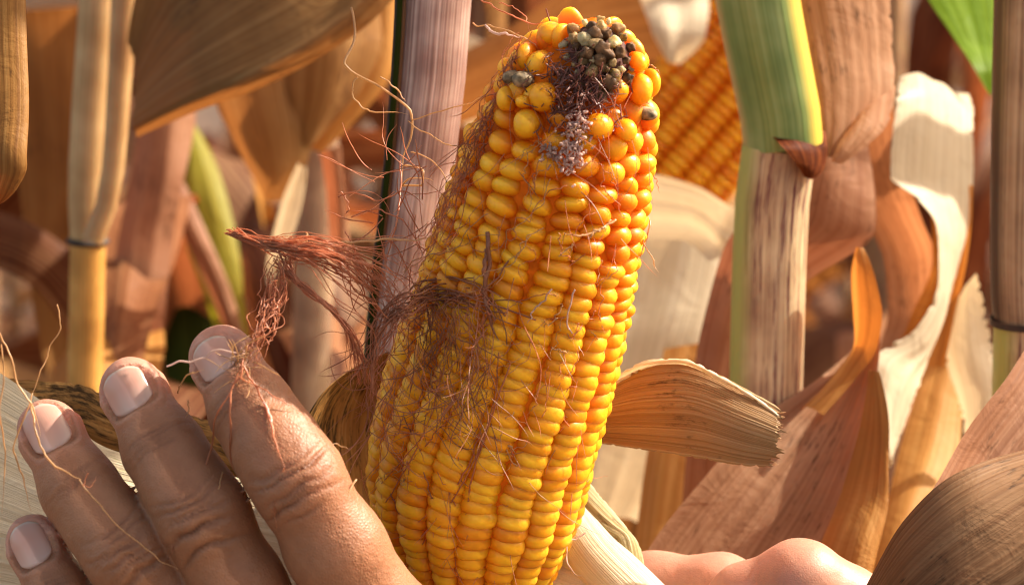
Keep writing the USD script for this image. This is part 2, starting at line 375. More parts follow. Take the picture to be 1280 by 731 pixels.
mats['nail'] = usdkit.material(stage, LK + 'nail', {
    'uv': ('uvmap', {'attribute': 'st'}), 'sx': ('separate_xyz', {}), 'mp': ('mapping', {'scale': (1.5, 26., 1.)}), 'n': ('noise_texture', {'scale': 1.0, 'detail': 3.0}),
    'rp': ('rgb_ramp', {'ramp': [(.0, (.52, .31, .25)), (.10, (.56, .33, .27)), (.55, (.56, .265, .20)), (.90, (.56, .28, .21)), (.96, (.58, .40, .31)), (1., (.55, .39, .29))]}),
    'b': ('bump', {'strength': .08, 'distance': .0003}),
    'p': ('principled_bsdf', {'roughness': .28, 'specular_ior_level': .5, 'subsurface_weight': .2, 'subsurface_scale': .0015})},
    [('uv.UV', 'sx.vector'), ('sx.x', 'rp.fac'), ('rp.color', 'p.base_color'), ('uv.UV', 'mp.vector'), ('mp.vector', 'n.vector'), ('n.fac', 'b.height'), ('b.normal', 'p.normal')], surface='p.BSDF')

# ------------------------------------------------------------------ ground
rng = np.random.default_rng(5)
gx = np.r_[np.linspace(-40, -4, 12), np.linspace(-3.8, 3.8, 90), np.linspace(4, 40, 12)]
gy = np.r_[np.linspace(-12, -1, 8), np.linspace(-.8, 7, 100), np.linspace(7.5, 70, 20)]
X, Y = np.meshgrid(gx, gy, indexing='ij')
Z = (meshkit.fbm(np.stack([X * 2.2, Y * 2.2, 0 * X], -1).reshape(-1, 3), 4, 3).reshape(X.shape) - .5) * .10 - .03
ground = obj('ground', (np.stack([X, Y, Z], -1).reshape(-1, 3), grid_faces(len(gx), len(gy))), mats['soil'])
tag(stage.GetPrimAtPath(ground), kind='structure')


def ribbon(origin, az, length, width, rise, droop, seed, n=16, m=5, twist=0.0):
    """A free maize leaf in world space: leaves the stem at origin towards az, rises, then droops under its own weight."""
    r = np.random.default_rng(seed)
    h = np.array([math.cos(az), math.sin(az), 0]); up = np.array([0, 0, 1.0])
    ang, p, pts, tans = rise, np.array(origin, float), [], []
    st = length / (n - 1)
    for i in range(n):
        d = h * math.cos(ang) + up * math.sin(ang); pts.append(p.copy()); tans.append(d)
        p = p + d * st; ang = max(-1.52, ang - droop * (i / n + .25) / n * 3 + r.normal(0, .07))
    pts, tans = np.array(pts), np.array(tans); t = np.linspace(0, 1, n)
    side = np.cross(h, up); w = width * np.minimum(1, .55 + t * 2.2) * np.clip(1 - t ** 3.2, .03, 1)
    tw = twist * t + r.normal(0, .25)
    ac = side * np.cos(tw)[:, None] + nrm(np.cross(tans, side)) * np.sin(tw)[:, None]
    return blade(pts - ac * w[:, None] / 2, pts + ac * w[:, None] / 2, length, m, 0, -.22, width * .20, 15., seed)


litter_v, litter_uv = [], []
for k in range(1500):
    x, y = rng.uniform(-2.2, 2.2), rng.uniform(1.6, 6.5)
    (v, f), uv = ribbon((x, y, rng.uniform(-.01, .05)), rng.uniform(0, 6.28), rng.uniform(.10, .4), rng.uniform(.02, .06), rng.uniform(-.1, .3), rng.uniform(.2, 1.2), 1000 + k, n=7, m=3, twist=rng.normal(0, .8))
    v[:, 2] = np.maximum(v[:, 2], .004 + .02 * rng.random()); litter_v.append((v, f)); litter_uv.append(uv)
lit = obj('leaf_litter', join(litter_v), mats['bg_leaf'], uv=np.vstack(litter_uv))
tag(stage.GetPrimAtPath(lit), 'brown dry leaf litter lying over the soil between the corn rows', 'leaf litter', kind='stuff')


# ------------------------------------------------------------------ the rows of corn behind
def stem_tube(pts, rad, n=30, sides=20, flat=1.0):
    """A stem: closed tube with st = (metres along, 0..1 round it); 0.5 faces the camera side, <0.5 the left."""
    p = spline(pts, n); t = nrm(np.gradient(p, axis=0))
    A = nrm(np.cross(t, FW)); A = A * np.sign(A @ RT)[:, None]; B = np.cross(t, A); B = B * np.sign(-(B @ FW))[:, None]
    g = np.linspace(0, 2 * np.pi, sides + 1)
    r = PchipInterpolator(np.linspace(0, 1, len(rad)), rad)(np.linspace(0, 1, n)) if np.ndim(rad) else np.full(n, rad)
    # g = 0 is the far side, pi/2 left, pi facing the camera, 3 pi/2 right
    v = p[:, None] + r[:, None, None] * (-np.cos(g)[None, :, None] * B[:, None] * flat - np.sin(g)[None, :, None] * A[:, None])
    L = np.r_[0, np.cumsum(np.linalg.norm(np.diff(p, axis=0), axis=1))]
    uv = np.stack(np.broadcast_arrays(L[:, None], (g / (2 * np.pi))[None, :]), -1).reshape(-1, 2)
    f = grid_faces(n, sides + 1)
    return (v.reshape(-1, 3), f), uv


def far_plant(name, base, seed, label, group):
    r = np.random.default_rng(seed)
    root = thing(name, base, label, 'corn plant', group)
    h = r.uniform(1.5, 2.0); lean = r.normal(0, .04, 2)
    b = np.array(base)
    top = b + [lean[0] * h, lean[1] * h, h]
    (v, f), uv = stem_tube([b - [0, 0, .06], b * .5 + top * .5 + [r.normal(0, .01), 0, 0], top], [.013, .011, .006], n=24, sides=10)
    uv = uv * [1, 1]
    obj('stalk', (v, f), mats['bg_stem'], root, uv=uv)
    az = r.uniform(0, 6.28)
    for k in range(9):
        z = .18 + k * .15 + r.normal(0, .03)
        o = b + (top - b) * (z / h)
        mesh, uv = ribbon(o, az + (k % 2) * math.pi + r.normal(0, .5), r.uniform(.45, .8), r.uniform(.045, .085), r.uniform(.5, 1.25), r.uniform(2.0, 4.2), seed * 31 + k, n=20, m=7, twist=r.normal(0, 1.1))
        obj('leaf', mesh, mats[['bg_leaf', 'rust_leaf', 'tan_leaf', 'bg_leaf', 'bg_leaf'][int(r.integers(5))]], root, uv=uv)
    return root


FARG = 'out of focus dry corn plants standing in the rows behind'
FARL = 'dry brown corn plant of the blurred rows behind the ear'
protos = []
spots = []
for ri, yy in enumerate([1.30, 1.75, 2.3, 2.95, 3.7, 4.6]):
    half = .24 * yy + .28
    step = .20 + .03 * ri
    xs = np.arange(-half, half + .01, step)
    for x in xs:
        spots.append((x + rng.normal(0, .03), yy + rng.normal(0, .06), rng.uniform(0, 360)))
for k, (x, y, a) in enumerate(spots):
    if k < 4:
        protos.append(far_plant('corn_plant', (x, y, 0.0), 11 + k, FARL, FARG))
    else:
        path = numbered('/World', 'corn_plant')
        px = UsdGeom.Xform.Define(stage, path)
        px.GetPrim().GetReferences().AddInternalReference(protos[k % 4])
        px.ClearXformOpOrder()
        px.AddTranslateOp().Set(Gf.Vec3d(x, y, 0)); px.AddRotateZOp().Set(float(a))
        px.GetPrim().SetInstanceable(True)
        tag(px.GetPrim(), FARL, 'corn plant', FARG)


# ------------------------------------------------------------------ the stems and leaves one can tell apart
def depth_at(y, wy):
    return wy / (math.cos(PITCH) - (np.asarray(y, float) - 365.5) * K * (-math.sin(PITCH)))


def PV(x, y, wy):
    """World point at pixel (x, y) in the upright plane wy metres in front of the camera's foot."""
    return P(x, y, depth_at(y, wy))


def upright(pix, wy, top=None, bottom=None):
    """Centre line of a standing stem from pixels listed top to bottom; optionally carried on to heights top and bottom."""
    p = [PV(x, y, wy) for x, y in pix]
    if bottom is not None:
        d = p[-1] - p[-2]; d = d / abs(d[2]); d[0] *= .5; q = p[-1] + d * (p[-1][2] - bottom); q[1] = wy
        p += [p[-1] * .5 + q * .5, q]
    if top is not None:
        d = p[0] - p[1]; d = d / abs(d[2]); d[0] *= .5
        p = [p[0] + d * (top - p[0][2]), p[0] + d * (top - p[0][2]) * .5] + p
    return np.array(p)


def px_m(n, wy): return n * K * wy / math.cos(PITCH)


def leafp(parent, name, S, mat, **kw):
    label = kw.pop('label', None)
    (v, f), uv = leaf_sheet(S, **kw)
    return obj(name, (v, f), mats[mat], parent, uv=uv, label=label)


def lone_leaf(name, S, mat, label, category='leaf', **kw):
    S = np.asarray(S, float)
    base = P(*( (S[0, :3] + S[0, 3:]) / 2))
    root = thing(name, base, label, category)
    leafp(root, 'blade', S, mat, **kw)
    return root


# A: the purple stem right behind the ear, with its sheath's dark rolled margin
wyA = .595
root = thing('corn_plant', [0, wyA, 0], 'purple striped corn stalk close behind the left side of the ear', 'corn plant')
lineA = upright([(548, -60), (546, 0), (524, 215), (506, 350), (488, 560), (480, 760)], wyA, 1.9, 0.0)
(v, f), uv = stem_tube(lineA, px_m(43, wyA), n=80, sides=36); obj('stalk', (v, f), mats['stem_purple'], root, uv=uv)
for off, rad, m in ((-46, 4.5, 'dark_green_leaf'), (-50, 2.5, 'node_dark'), (-41, 3., 'brown_fore')):
    ln = [PV(x + off * w, y, wyA - .006) for x, y, w in ((548, -80, 1), (546, 0, 1), (524, 215, .86), (506, 350, .80), (490, 560, .8))]
    (v, f), uv = stem_tube(ln, px_m(rad, wyA), n=40, sides=8); obj('sheath_margin', (v, f), mats[m], root, uv=uv)

# B: the stem with the green and yellow sheath
wyB = .64
rootB = thing('corn_plant', [0, wyB, 0], 'pale spotted corn stalk with a green and yellow sheath above its node', 'corn plant')
lineB = upright([(974, 185), (966, 240), (961, 340), (957, 500), (952, 760)], wyB, None, 0.0)
(v, f), uv = stem_tube(lineB, [px_m(46, wyB), px_m(47, wyB), px_m(48, wyB), px_m(50, wyB)], n=80, sides=36); obj('stalk', (v, f), mats['stem_tan'], rootB, uv=uv)
shB = upright([(925, -150), (947, 0), (962, 80), (976, 150), (979, 182)], wyB, 1.75)
(v, f), uv = stem_tube(shB, [px_m(40, wyB), px_m(50, wyB), px_m(52, wyB), px_m(52, wyB), px_m(53, wyB), px_m(49, wyB)], n=70, sides=36); obj('sheath', (v, f), mats['sheath_green'], rootB, uv=uv)
cv = [(np.cos(a), np.sin(a)) for a in np.linspace(0, 1, 2)]
S = [(956, 156, .6390, 1031, 166, .6470), (969, 170, .6345, 1033, 184, .6440), (984, 186, .6312, 1031, 202, .6430), (998, 204, .6325, 1025, 216, .640), (1007, 222, .636, 1013, 224, .637)]
leafp(rootB, 'collar', S, 'collar_leaf', cup=.13, ripple=.0006, seed=3, n=24, m=13)
# torn dead blade right of the sheath
S = [(980, -120, .650, 1105, -130, .665), (996, 0, .652, 1113, 0, .668), (1008, 60, .653, 1116, 60, .670), (1016, 115, .654, 1118, 108, .668), (1020, 150, .654, 1110, 150, .665), (1024, 176, .654, 1085, 178, .660), (1030, 196, .654, 1050, 198, .656)]
leafp(rootB, 'dead_blade', S, 'peach_leaf', cup=.06, ripple=.0028, rip_f=9, seed=7, n=80, m=25, ragged=.0008, thick=.0003, label='torn brown dead blade beside the green sheath')
S = [(1062, 158, .6575, 1116, 112, .662), (1050, 176, .6535, 1112, 150, .659), (1042, 192, .6515, 1080, 186, .654), (1038, 202, .651, 1052, 206, .652)]
leafp(rootB, 'blade_fold', S, 'peach_leaf', cup=.12, ripple=.0012, rip_f=30, seed=8, n=30, m=15, ragged=.0003)
S = [(985, 170, .70, 1085, 180, .695), (945, 255, .70, 1092, 285, .69), (905, 310, .70, 1005, 355, .695), (880, 400, .70, 950, 440, .70), (862, 520, .70, 932, 560, .70), (850, 700, .71, 930, 720, .71)]
leafp(rootB, 'leaf', S, 'pink_leaf', cup=.12, ripple=.003, seed=9)
S = [(1052, 165, 0.742, 1118, 120, 0.738), (1062, 210, 0.746, 1122, 190, 0.742), (1080, 270, 0.75, 1150, 265, 0.746), (1106, 330, 0.754, 1172, 330, 0.748), (1112, 385, 0.754, 1168, 385, 0.746), (1096, 440, 0.746, 1130, 440, 0.738), (1085, 480, 0.738, 1095, 490, 0.734)]
leafp(rootB, 'leaf', S, 'peach_leaf', cup=-.18, ripple=.002, seed=10)
S = [(1082, 405, .664, 1103, 410, .660), (1020, 475, .655, 1096, 480, .648), (955, 528, .648, 1078, 560, .640), (885, 600, .640, 1050, 640, .632), (812, 690, .634, 1010, 720, .626), (770, 780, .63, 960, 820, .62), (740, 860, .63, 900, 920, .62)]
leafp(rootB, 'leaf', S, 'peach_leaf', cup=-.10, ripple=.004, rip_f=18, seed=11, n=100, m=29, thick=.0003, label='broad reddish brown leaf sweeping down behind the cut husk')
S = [(1071, 308, .650, 1077, 310, .649), (1064, 345, .654, 1092, 350, .646), (1066, 390, .656, 1099, 395, .646), (1072, 430, .658, 1092, 432, .648), (1040, 470, .652, 1070, 470, .648), (1000, 510, .65, 1030, 520, .645)]
leafp(rootB, 'leaf', S, 'orange_leaf', cup=.25, ripple=.0015, seed=12)
S = [(1086, 462, .632, 1096, 464, .630), (1078, 530, .630, 1111, 540, .624), (1055, 610, .625, 1113, 620, .618), (1020, 690, .618, 1098, 690, .612), (990, 770, .614, 1075, 780, .61)]
leafp(rootB, 'leaf', S, 'orange_leaf', cup=.14, ripple=.002, seed=13, n=60, m=17, thick=.0003)

# C: the brown stem at the right edge, and its bleached hanging leaves
wyC = .625
rootC = thing('corn_plant', [0.16, wyC, 0], 'brown sheathed corn stalk with bleached leaves hanging beside it', 'corn plant')
(v, f), uv = stem_tube(upright([(1292, 380), (1290, 440), (1288, 600)], wyC, None, 0.0), px_m(49, wyC), n=50, sides=30); obj('stalk', (v, f), mats['stem_tan'], rootC, uv=uv)
(v, f), uv = stem_tube(upright([(1305, -120), (1300, 0), (1292, 200), (1288, 340), (1289, 385), (1290, 402)], wyC, 1.8), [px_m(56, wyC), px_m(60, wyC), px_m(60, wyC), px_m(60, wyC), px_m(58, wyC), px_m(48, wyC)], n=90, sides=36); obj('sheath', (v, f), mats['sheath_brown'], rootC, uv=uv)
(v, f), uv = stem_tube([PV(1290, 396, wyC), PV(1290, 404, wyC)], px_m(52, wyC), n=6, sides=30); obj('node', (v, f), mats['node_dark'], rootC, uv=uv)
S = [(1121, 106, 0.722, 1213, 111, 0.762), (1118, 120, 0.708, 1226, 130, 0.748), (1116, 170, 0.702, 1229, 165, 0.736), (1114, 222, 0.7, 1224, 235, 0.732), (1140, 245, 0.7, 1216, 285, 0.728), (1166, 285, 0.699, 1204, 335, 0.725), (1170, 350, 0.696, 1190, 395, 0.721), (1146, 415, 0.69, 1172, 445, 0.716), (1096, 448, 0.684, 1150, 490, 0.696), (1090, 490, 0.682, 1132, 535, 0.692), (1108, 572, 0.682, 1112, 584, 0.689)]
leafp(rootC, 'leaf', S, 'pale_leaf', cup=.03, ripple=.0030, rip_f=20, seed=14, n=120, m=25, ragged=.0007, thick=.0003, label='bleached cream leaf folded over and hanging in sunlight')
S = [(1160, 240, 0.728, 1218, 230, 0.728), (1166, 320, 0.728, 1208, 320, 0.724), (1140, 390, 0.724, 1192, 395, 0.72), (1118, 450, 0.72, 1180, 455, 0.716)]
leafp(rootC, 'leaf', S, 'orange_leaf', cup=-.2, ripple=.002, seed=15)
S = [(1196, 372, 0.726, 1222, 340, 0.722), (1180, 440, 0.722, 1240, 425, 0.718), (1196, 500, 0.718, 1250, 480, 0.714), (1206, 545, 0.716, 1236, 530, 0.714), (1209, 562, 0.716, 1216, 560, 0.715)]
leafp(rootC, 'leaf', S, 'pale_leaf', cup=.10, ripple=.0015, seed=16, ragged=.0005, n=60)
S = [(1190, 370, 0.75, 1222, 395, 0.75), (1160, 450, 0.74, 1206, 480, 0.74), (1128, 550, 0.725, 1200, 560, 0.725), (1104, 660, 0.7, 1160, 650, 0.705), (1085, 760, 0.69, 1120, 770, 0.69)]
leafp(rootC, 'leaf', S, 'orange_leaf', cup=.12, ripple=.002, seed=17)

lo_e = np.array([(1150, 60), (1150, 120), (1160, 180), (1186, 240), (1218, 290), (1262, 335)]); hi_e = np.array([(1260, 20), (1290, 60), (1310, 110), (1330, 170), (1340, 230), (1350, 300)])
Lw = spline(P(lo_e[:, 0], lo_e[:, 1], np.array([.70, .70, .703, .720, .735, .745])) + SUN * .17, 40); Rw = spline(P(hi_e[:, 0], hi_e[:, 1], np.array([.71, .725, .748, .75, .75, .75])) + SUN * .17, 40)
(v, f), uv = blade(Lw, Rw, .06, 13, .12, 0, .002, 20., 63, face=-FW); obj('leaf', (v, f), mats['tan_leaf'], rootC, uv=uv)

# foreground leaves at the lower right
lone_leaf('dry_leaf', [(1300, 400, .60, 1420, 420, .60), (1262, 468, .59, 1360, 520, .585), (1205, 545, .58, 1300, 600, .575), (1158, 625, .57, 1260, 690, .565), (1092, 722, .565, 1200, 790, .56), (1040, 810, .56, 1150, 880, .56)], 'pink_leaf',
          'pinkish brown dry leaf rising behind the dark leaf in the lower right corner', cup=-.15, ripple=.003, seed=18, n=80, m=21, thick=.0003)
lone_leaf('dry_leaf', [(1420, 520, .535, 1560, 640, .52), (1330, 543, .53, 1440, 700, .50), (1262, 570, .525, 1390, 760, .49), (1196, 602, .52, 1320, 820, .49), (1142, 650, .52, 1250, 860, .49), (1096, 716, .522, 1180, 890, .50), (1060, 790, .525, 1120, 920, .51)], 'brown_fore',
          'dark brown coarse leaf filling the lower right corner', cup=.06, ripple=.0035, rip_f=25, seed=19, n=100, m=29, thick=.0003)
# rounded leaf at the top left
lone_leaf('dry_leaf', [(-70, -160, .535, 26, -160, .54), (-66, -40, .53, 31, -40, .532), (-62, 60, .525, 35, 60, .525), (-58, 150, .52, 37, 150, .52), (-52, 200, .52, 35, 205, .517), (-42, 232, .522, 24, 232, .518), (-28, 248, .524, 8, 250, .52), (-16, 255, .525, -6, 256, .523)], 'golden_leaf',
          'golden brown rounded leaf end hanging into the upper left corner', cup=.10, ripple=.002, seed=20, n=80, m=25, thick=.00035)
# green leaf at the top right
lone_leaf('green_leaf', [(1120, -70, .78, 1230, -70, .78), (1158, -5, .77, 1252, 0, .77), (1193, 50, .76, 1250, 50, .76), (1222, 95, .75, 1244, 95, .75), (1236, 118, .75, 1240, 119, .75)], 'green_leaf',
          'bright green living leaf beside the brown stalk at the right edge', cup=.08, fold=-.06, ripple=.0015, seed=21)

# a second ripe ear, blurred, behind the green sheath
ax0, ax1 = P(735, 318, .93), P(1020, -15, .93)
ear2 = thing('corn_ear', (ax0 + ax1) / 2, 'second ripe orange ear, out of focus behind the green sheathed stalk', 'corn ear')
a2 = nrm(ax1 - ax0); f2 = nrm(-FW + a2 * (a2 @ FW)); s2 = np.cross(a2, f2); len2 = np.linalg.norm(ax1 - ax0)
r2 = np.random.default_rng(71); icl = trimesh.creation.icosphere(subdivisions=1); ks, ku = [], []
for row in range(16):
    th = 2 * np.pi * row / 16 + .1; q = r2.random() * .003
    while q < len2:
        R_ = .0285 * math.sqrt(max(.05, 1 - (2 * q / len2 - 1) ** 6)); n_ = math.cos(th) * f2 + math.sin(th) * s2; c_ = np.cross(a2, n_)
        kv = icl.vertices * [R_ * .172, .0021, .004]
        ks.append((ax0 + a2 * q + n_ * (R_ - .004) + kv[:, :1] * c_ + kv[:, 1:2] * a2 + kv[:, 2:] * n_, icl.faces)); ku.append(np.stack([.5 + .5 * icl.vertices[:, 2], np.full(len(kv), r2.random())], 1)); q += .0036
(v, f), uv = stem_tube([ax0, (ax0 + ax1) / 2, ax1], [.016, .0243, .0243, .0243, .016], n=20, sides=24); obj('cob', (v, f), mats['cob'], ear2, uv=uv)
obj('kernels', join(ks), mats['kernel'], ear2, uv=np.vstack(ku), kind='stuff', label='blurred rows of orange kernels')

# behind the ear, right of its tip
lone_leaf('dry_leaf', [(730, 215, .80, 760, 300, .80), (812, 218, .79, 790, 300, .79), (868, 232, .78, 850, 300, .78), (915, 258, .77, 893, 332, .77), (960, 270, .78, 940, 350, .78)], 'pale_leaf',
          'pale folded leaf in sunlight between the ear and the spotted stalk', cup=-.14, fold=.1, ripple=.002, seed=23)
lone_leaf('dry_leaf', [(800, 255, .84, 935, 280, .84), (785, 330, .83, 925, 370, .83), (765, 420, .82, 900, 450, .82), (745, 520, .82, 860, 540, .82), (725, 640, .83, 800, 650, .83)], 'pale_leaf',
          'wide greyish cream leaf hanging between the ear and the spotted stalk', cup=.12, ripple=.006, rip_f=14, seed=24, n=60, m=25)
lone_leaf('dry_leaf', [(830, 440, .76, 905, 430, .76), (815, 520, .75, 900, 540, .75), (800, 620, .74, 880, 640, .74), (790, 740, .73, 870, 760, .73)], 'orange_leaf',
          'upright orange brown leaf strip below the cut husk end', cup=.12, ripple=.003, seed=25)
lone_leaf('dry_leaf', [(560, 70, 1.0, 560, 160, 1.0), (640, 30, .98, 650, 130, .98), (730, -25, .96, 760, 80, .96), (820, -60, .95, 870, 72, .95), (900, -120, .95, 960, 10, .95)], 'tan_leaf',
          'tan leaf arching high behind the ear tip', cup=.14, ripple=.006, rip_f=12, seed=26)
lone_leaf('dry_leaf', [(790, -60, .88, 880, -60, .88), (800, 0, .88, 885, 5, .88), (815, 45, .87, 880, 50, .87), (835, 78, .87, 850, 80, .87)], 'pale_leaf',
          'bleached leaf tip in sun above the right of the ear tip', cup=.15, ripple=.004, seed=27)
lone_leaf('dry_leaf', [(585, 45, 1.05, 560, 150, 1.05), (640, 60, 1.04, 620, 165, 1.04), (720, 70, 1.03, 700, 150, 1.03), (800, 90, 1.03, 790, 130, 1.03)], 'pale_leaf',
          'greyish pale leaf lying level behind the ear tip and purple stalk', cup=.12, ripple=.004, seed=28)

# D: the tan sheathed stem at the left with its big leaf
wyD = .77
rootD = thing('corn_plant', [-.14, wyD, 0], 'tan sheathed corn stalk with a dark ringed node left of the fingers', 'corn plant')
(v, f), uv = stem_tube(upright([(110, 302), (108, 400), (106, 490), (104, 640)], wyD, None, 0.0), px_m(22, wyD), n=50, sides=24); obj('stalk', (v, f), mats['stem_gold'], rootD, uv=uv)
(v, f), uv = stem_tube(upright([(125, -150), (122, 0), (112, 150), (108, 260), (110, 300)], wyD, 1.8), [px_m(22, wyD), px_m(24, wyD), px_m(24, wyD), px_m(24, wyD), px_m(22, wyD)], n=60, sides=24); obj('sheath', (v, f), mats['sheath_tan'], rootD, uv=uv)
(v, f), uv = stem_tube(upright([(162, -150), (155, 0), (148, 120), (140, 220), (126, 280), (116, 300)], wyD - .012, 1.8), [px_m(24, wyD), px_m(27, wyD), px_m(27, wyD), px_m(24, wyD), px_m(18, wyD), px_m(13, wyD)], n=60, sides=24); obj('sheath', (v, f), mats['sheath_tan'], rootD, uv=uv)
(v, f), uv = stem_tube([PV(110, 297, wyD), PV(110, 305, wyD)], [px_m(23, wyD), px_m(27, wyD), px_m(23, wyD)], n=8, sides=24); obj('node', (v, f), mats['node_dark'], rootD, uv=uv)
S = [(172, 55, .74, 172, 165, .735), (190, -40, .74, 235, 138, .725), (240, -120, .74, 310, 106, .715), (310, -180, .74, 385, 66, .71), (390, -230, .75, 455, 14, .71), (450, -280, .76, 520, -80, .715)]
leafp(rootD, 'leaf', S, 'tan_leaf', cup=-.05, fold=.10, ripple=.006, rip_f=14, seed=29, n=80, m=31, thick=.0003, label='broad tan leaf arching across the top of the left stalk')
S = [(172, 160, .735, 172, 172, .735), (235, 118, .722, 240, 142, .724), (315, 84, .712, 322, 112, .714), (385, 46, .708, 395, 74, .708), (450, -4, .708, 468, 24, .708), (510, -90, .71, 530, -60, .71)]
leafp(rootD, 'leaf_midrib', S, 'sheath_tan' if False else 'tan_leaf', cup=.3, ripple=.001, seed=30)

# H: hanging dry husks of another ear, over its own stem
wyH = .90
rootH = thing('corn_plant', [-.1, wyH, 0], 'corn plant with a drooping husked ear left of the purple stalk', 'corn plant')
(v, f), uv = stem_tube(upright([(398, 170), (394, 300), (390, 430), (386, 560)], wyH, None, 0.0), px_m(25, wyH), n=50, sides=24); obj('stalk', (v, f), mats['stem_brown'], rootH, uv=uv)
for k, (S, m) in enumerate([
        ([(262, 60, .875, 372, 20, .855), (268, 120, .875, 385, 90, .85), (290, 180, .87, 388, 150, .85), (318, 232, .868, 380, 198, .855), (334, 256, .868, 348, 250, .862)], 'tan_leaf'),
        ([(350, 0, .85, 470, -10, .86), (352, 60, .85, 478, 50, .86), (356, 120, .85, 452, 112, .86), (364, 165, .853, 412, 160, .86), (372, 196, .858, 384, 194, .86)], 'tan_leaf'),
        ([(430, -80, .88, 520, -80, .88), (430, 10, .875, 505, 20, .88), (420, 80, .87, 488, 90, .88), (405, 140, .868, 440, 150, .875), (390, 186, .868, 398, 190, .87)], 'orange_leaf'),
        ([(372, 205, .85, 382, 210, .85), (352, 250, .86, 376, 250, .855), (342, 300, .865, 362, 300, .86), (336, 350, .87, 345, 350, .87)], 'pale_leaf'),
        ([(400, 190, .87, 425, 180, .87), (408, 250, .875, 432, 250, .875), (412, 330, .88, 440, 330, .88)], 'pink_leaf')]):
    leafp(rootH, 'husk', S, m, cup=.28, ripple=.003, rip_f=20, seed=31 + k)

for root_, px_, wy_, n0 in ((rootH, 398, wyH, 5), (rootD, 125, wyD, 4)):      # the other dry leaves of these two plants, turned away from the camera
    rl = np.random.default_rng(n0)
    for k in range(n0):
        o = PV(px_, rl.uniform(-250, 620), wy_ + .02)
        mesh, uv = ribbon(o, rl.uniform(.38, .62) * math.pi, rl.uniform(.25, .5), rl.uniform(.03, .055), rl.uniform(.2, 1.0), rl.uniform(2., 5.), 500 + 20 * n0 + k, n=26, m=9, twist=rl.normal(0, 1.4))
        obj('leaf', mesh, mats[['rust_leaf', 'tan_leaf', 'bg_leaf', 'orange_leaf', 'rust_leaf'][k % 5]], root_, uv=uv)

lone_leaf('dry_leaf', [(178, 90, .90, 250, 90, .90), (165, 200, .89, 236, 190, .89), (148, 300, .885, 216, 300, .885), (132, 400, .88, 206, 400, .88), (120, 520, .88, 195, 520, .88), (110, 680, .89, 190, 680, .89)], 'pink_leaf',
          'upright reddish brown leaf beside the tan sheathed stalk', cup=.16, ripple=.003, seed=41)
lone_leaf('yellowing_leaf', [(236, 150, 1.0, 246, 155, 1.0), (224, 220, .99, 276, 220, .99), (232, 300, .98, 298, 310, .98), (256, 370, .97, 306, 380, .97), (276, 440, .97, 312, 440, .97)], 'yellowgreen_leaf',
          'yellow and green striped leaf behind the tip of the index finger', cup=.14, ripple=.003, seed=42)
lone_leaf('dry_leaf', [(208, 230, .96, 226, 220, .96), (232, 300, .955, 258, 290, .955), (262, 365, .95, 288, 360, .95), (290, 440, .95, 310, 440, .95)], 'pink_leaf',
          'narrow pinkish leaf crossing in front of the yellow green leaf', cup=.2, ripple=.002, seed=43)
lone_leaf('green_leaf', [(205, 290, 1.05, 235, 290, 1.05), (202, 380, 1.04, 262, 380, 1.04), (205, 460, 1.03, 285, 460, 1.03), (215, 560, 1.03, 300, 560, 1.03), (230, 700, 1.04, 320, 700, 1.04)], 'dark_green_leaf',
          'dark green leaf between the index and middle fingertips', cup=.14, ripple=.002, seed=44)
lone_leaf('dry_leaf', [(-60, 0, .95, -60, 16, .95), (20, -4, .94, 20, 14, .94), (110, -16, .93, 110, 6, .93), (200, -40, .93, 200, -14, .93)], 'pale_leaf',
          'pale leaf edge crossing level at the top left', cup=.2, ripple=.001, seed=45)
lone_leaf('dry_leaf', [(-40, 255, .92, -30, 330, .92), (30, 275, .92, 10, 340, .92), (70, 300, .93, 60, 380, .93), (110, 330, .94, 90, 440, .94)], 'bg_leaf',
          'dusky brown leaf left of the ringed node', cup=.15, ripple=.004, seed=46)

# ------------------------------------------------------------------ the ear
EAR_PX = np.array([(743, 22, .522), (738, 40, .5225), (722, 100, .525), (698, 200, .529), (673, 300, .533), (647, 400, .538), (618, 500, .5425), (596, 600, .548), (591, 680, .552), (592, 731, .555), (596, 775, .558), (600, 800, .560)])
EAR_HW = np.array([4, 50, 99, 123, 133, 139, 145, 141, 116, 88, 55, 20.])      # half widths in photograph pixels
ec = P(EAR_PX[::-1, 0], EAR_PX[::-1, 1], EAR_PX[::-1, 2]); er = (EAR_HW * EAR_PX[:, 2] * K)[::-1]
es = np.r_[0, np.cumsum(np.linalg.norm(np.diff(ec, axis=0), axis=1))]; EAR_LEN = es[-1]
EC, ER, EY = CubicSpline(es, ec), PchipInterpolator(es, er), PchipInterpolator(es, EAR_PX[::-1, 1])
AX = nrm(ec[-1] - ec[0]); AXF = nrm(-FW + AX * (AX @ FW)); AXS = np.cross(AX, AXF)
if AXS @ RT < 0: AXS = -AXS


def ear_pt(s, th, k=1.0, sub=0.0):
    """Point on the ear: s metres up it, th round it (0 faces the camera, positive to the right), k of its radius less sub."""
    s, th = np.broadcast_arrays(np.asarray(s, float), np.asarray(th, float))
    r = ER(np.clip(s, 0, EAR_LEN)) * k - sub
    return EC(np.clip(s, 0, EAR_LEN)) + r[..., None] * (np.cos(th)[..., None] * AXF + np.sin(th)[..., None] * AXS)


def to_px(p):
    q = np.asarray(p) - CAM; d = q @ FW
    return 640 + (q @ RT) / d / K, 365.5 - (q @ UP) / d / K, d


SG = np.linspace(0, EAR_LEN, 400)


def ear_front(x, y, lift=.0012):
    """World point just in front of the ear's surface at pixel (x, y) (or beside it at the depth of its axis)."""
    cx, cy, cd = to_px(EC(SG)); i = int(np.argmin(np.abs(cy - y)))
    hw = ER(SG[i]) / (cd[i] * K); u = np.clip((x - cx[i]) / hw, -1, 1)
    d = cd[i] - ER(SG[i]) * math.sqrt(max(0, 1 - u * u)) - lift
    return P(x, y, d)


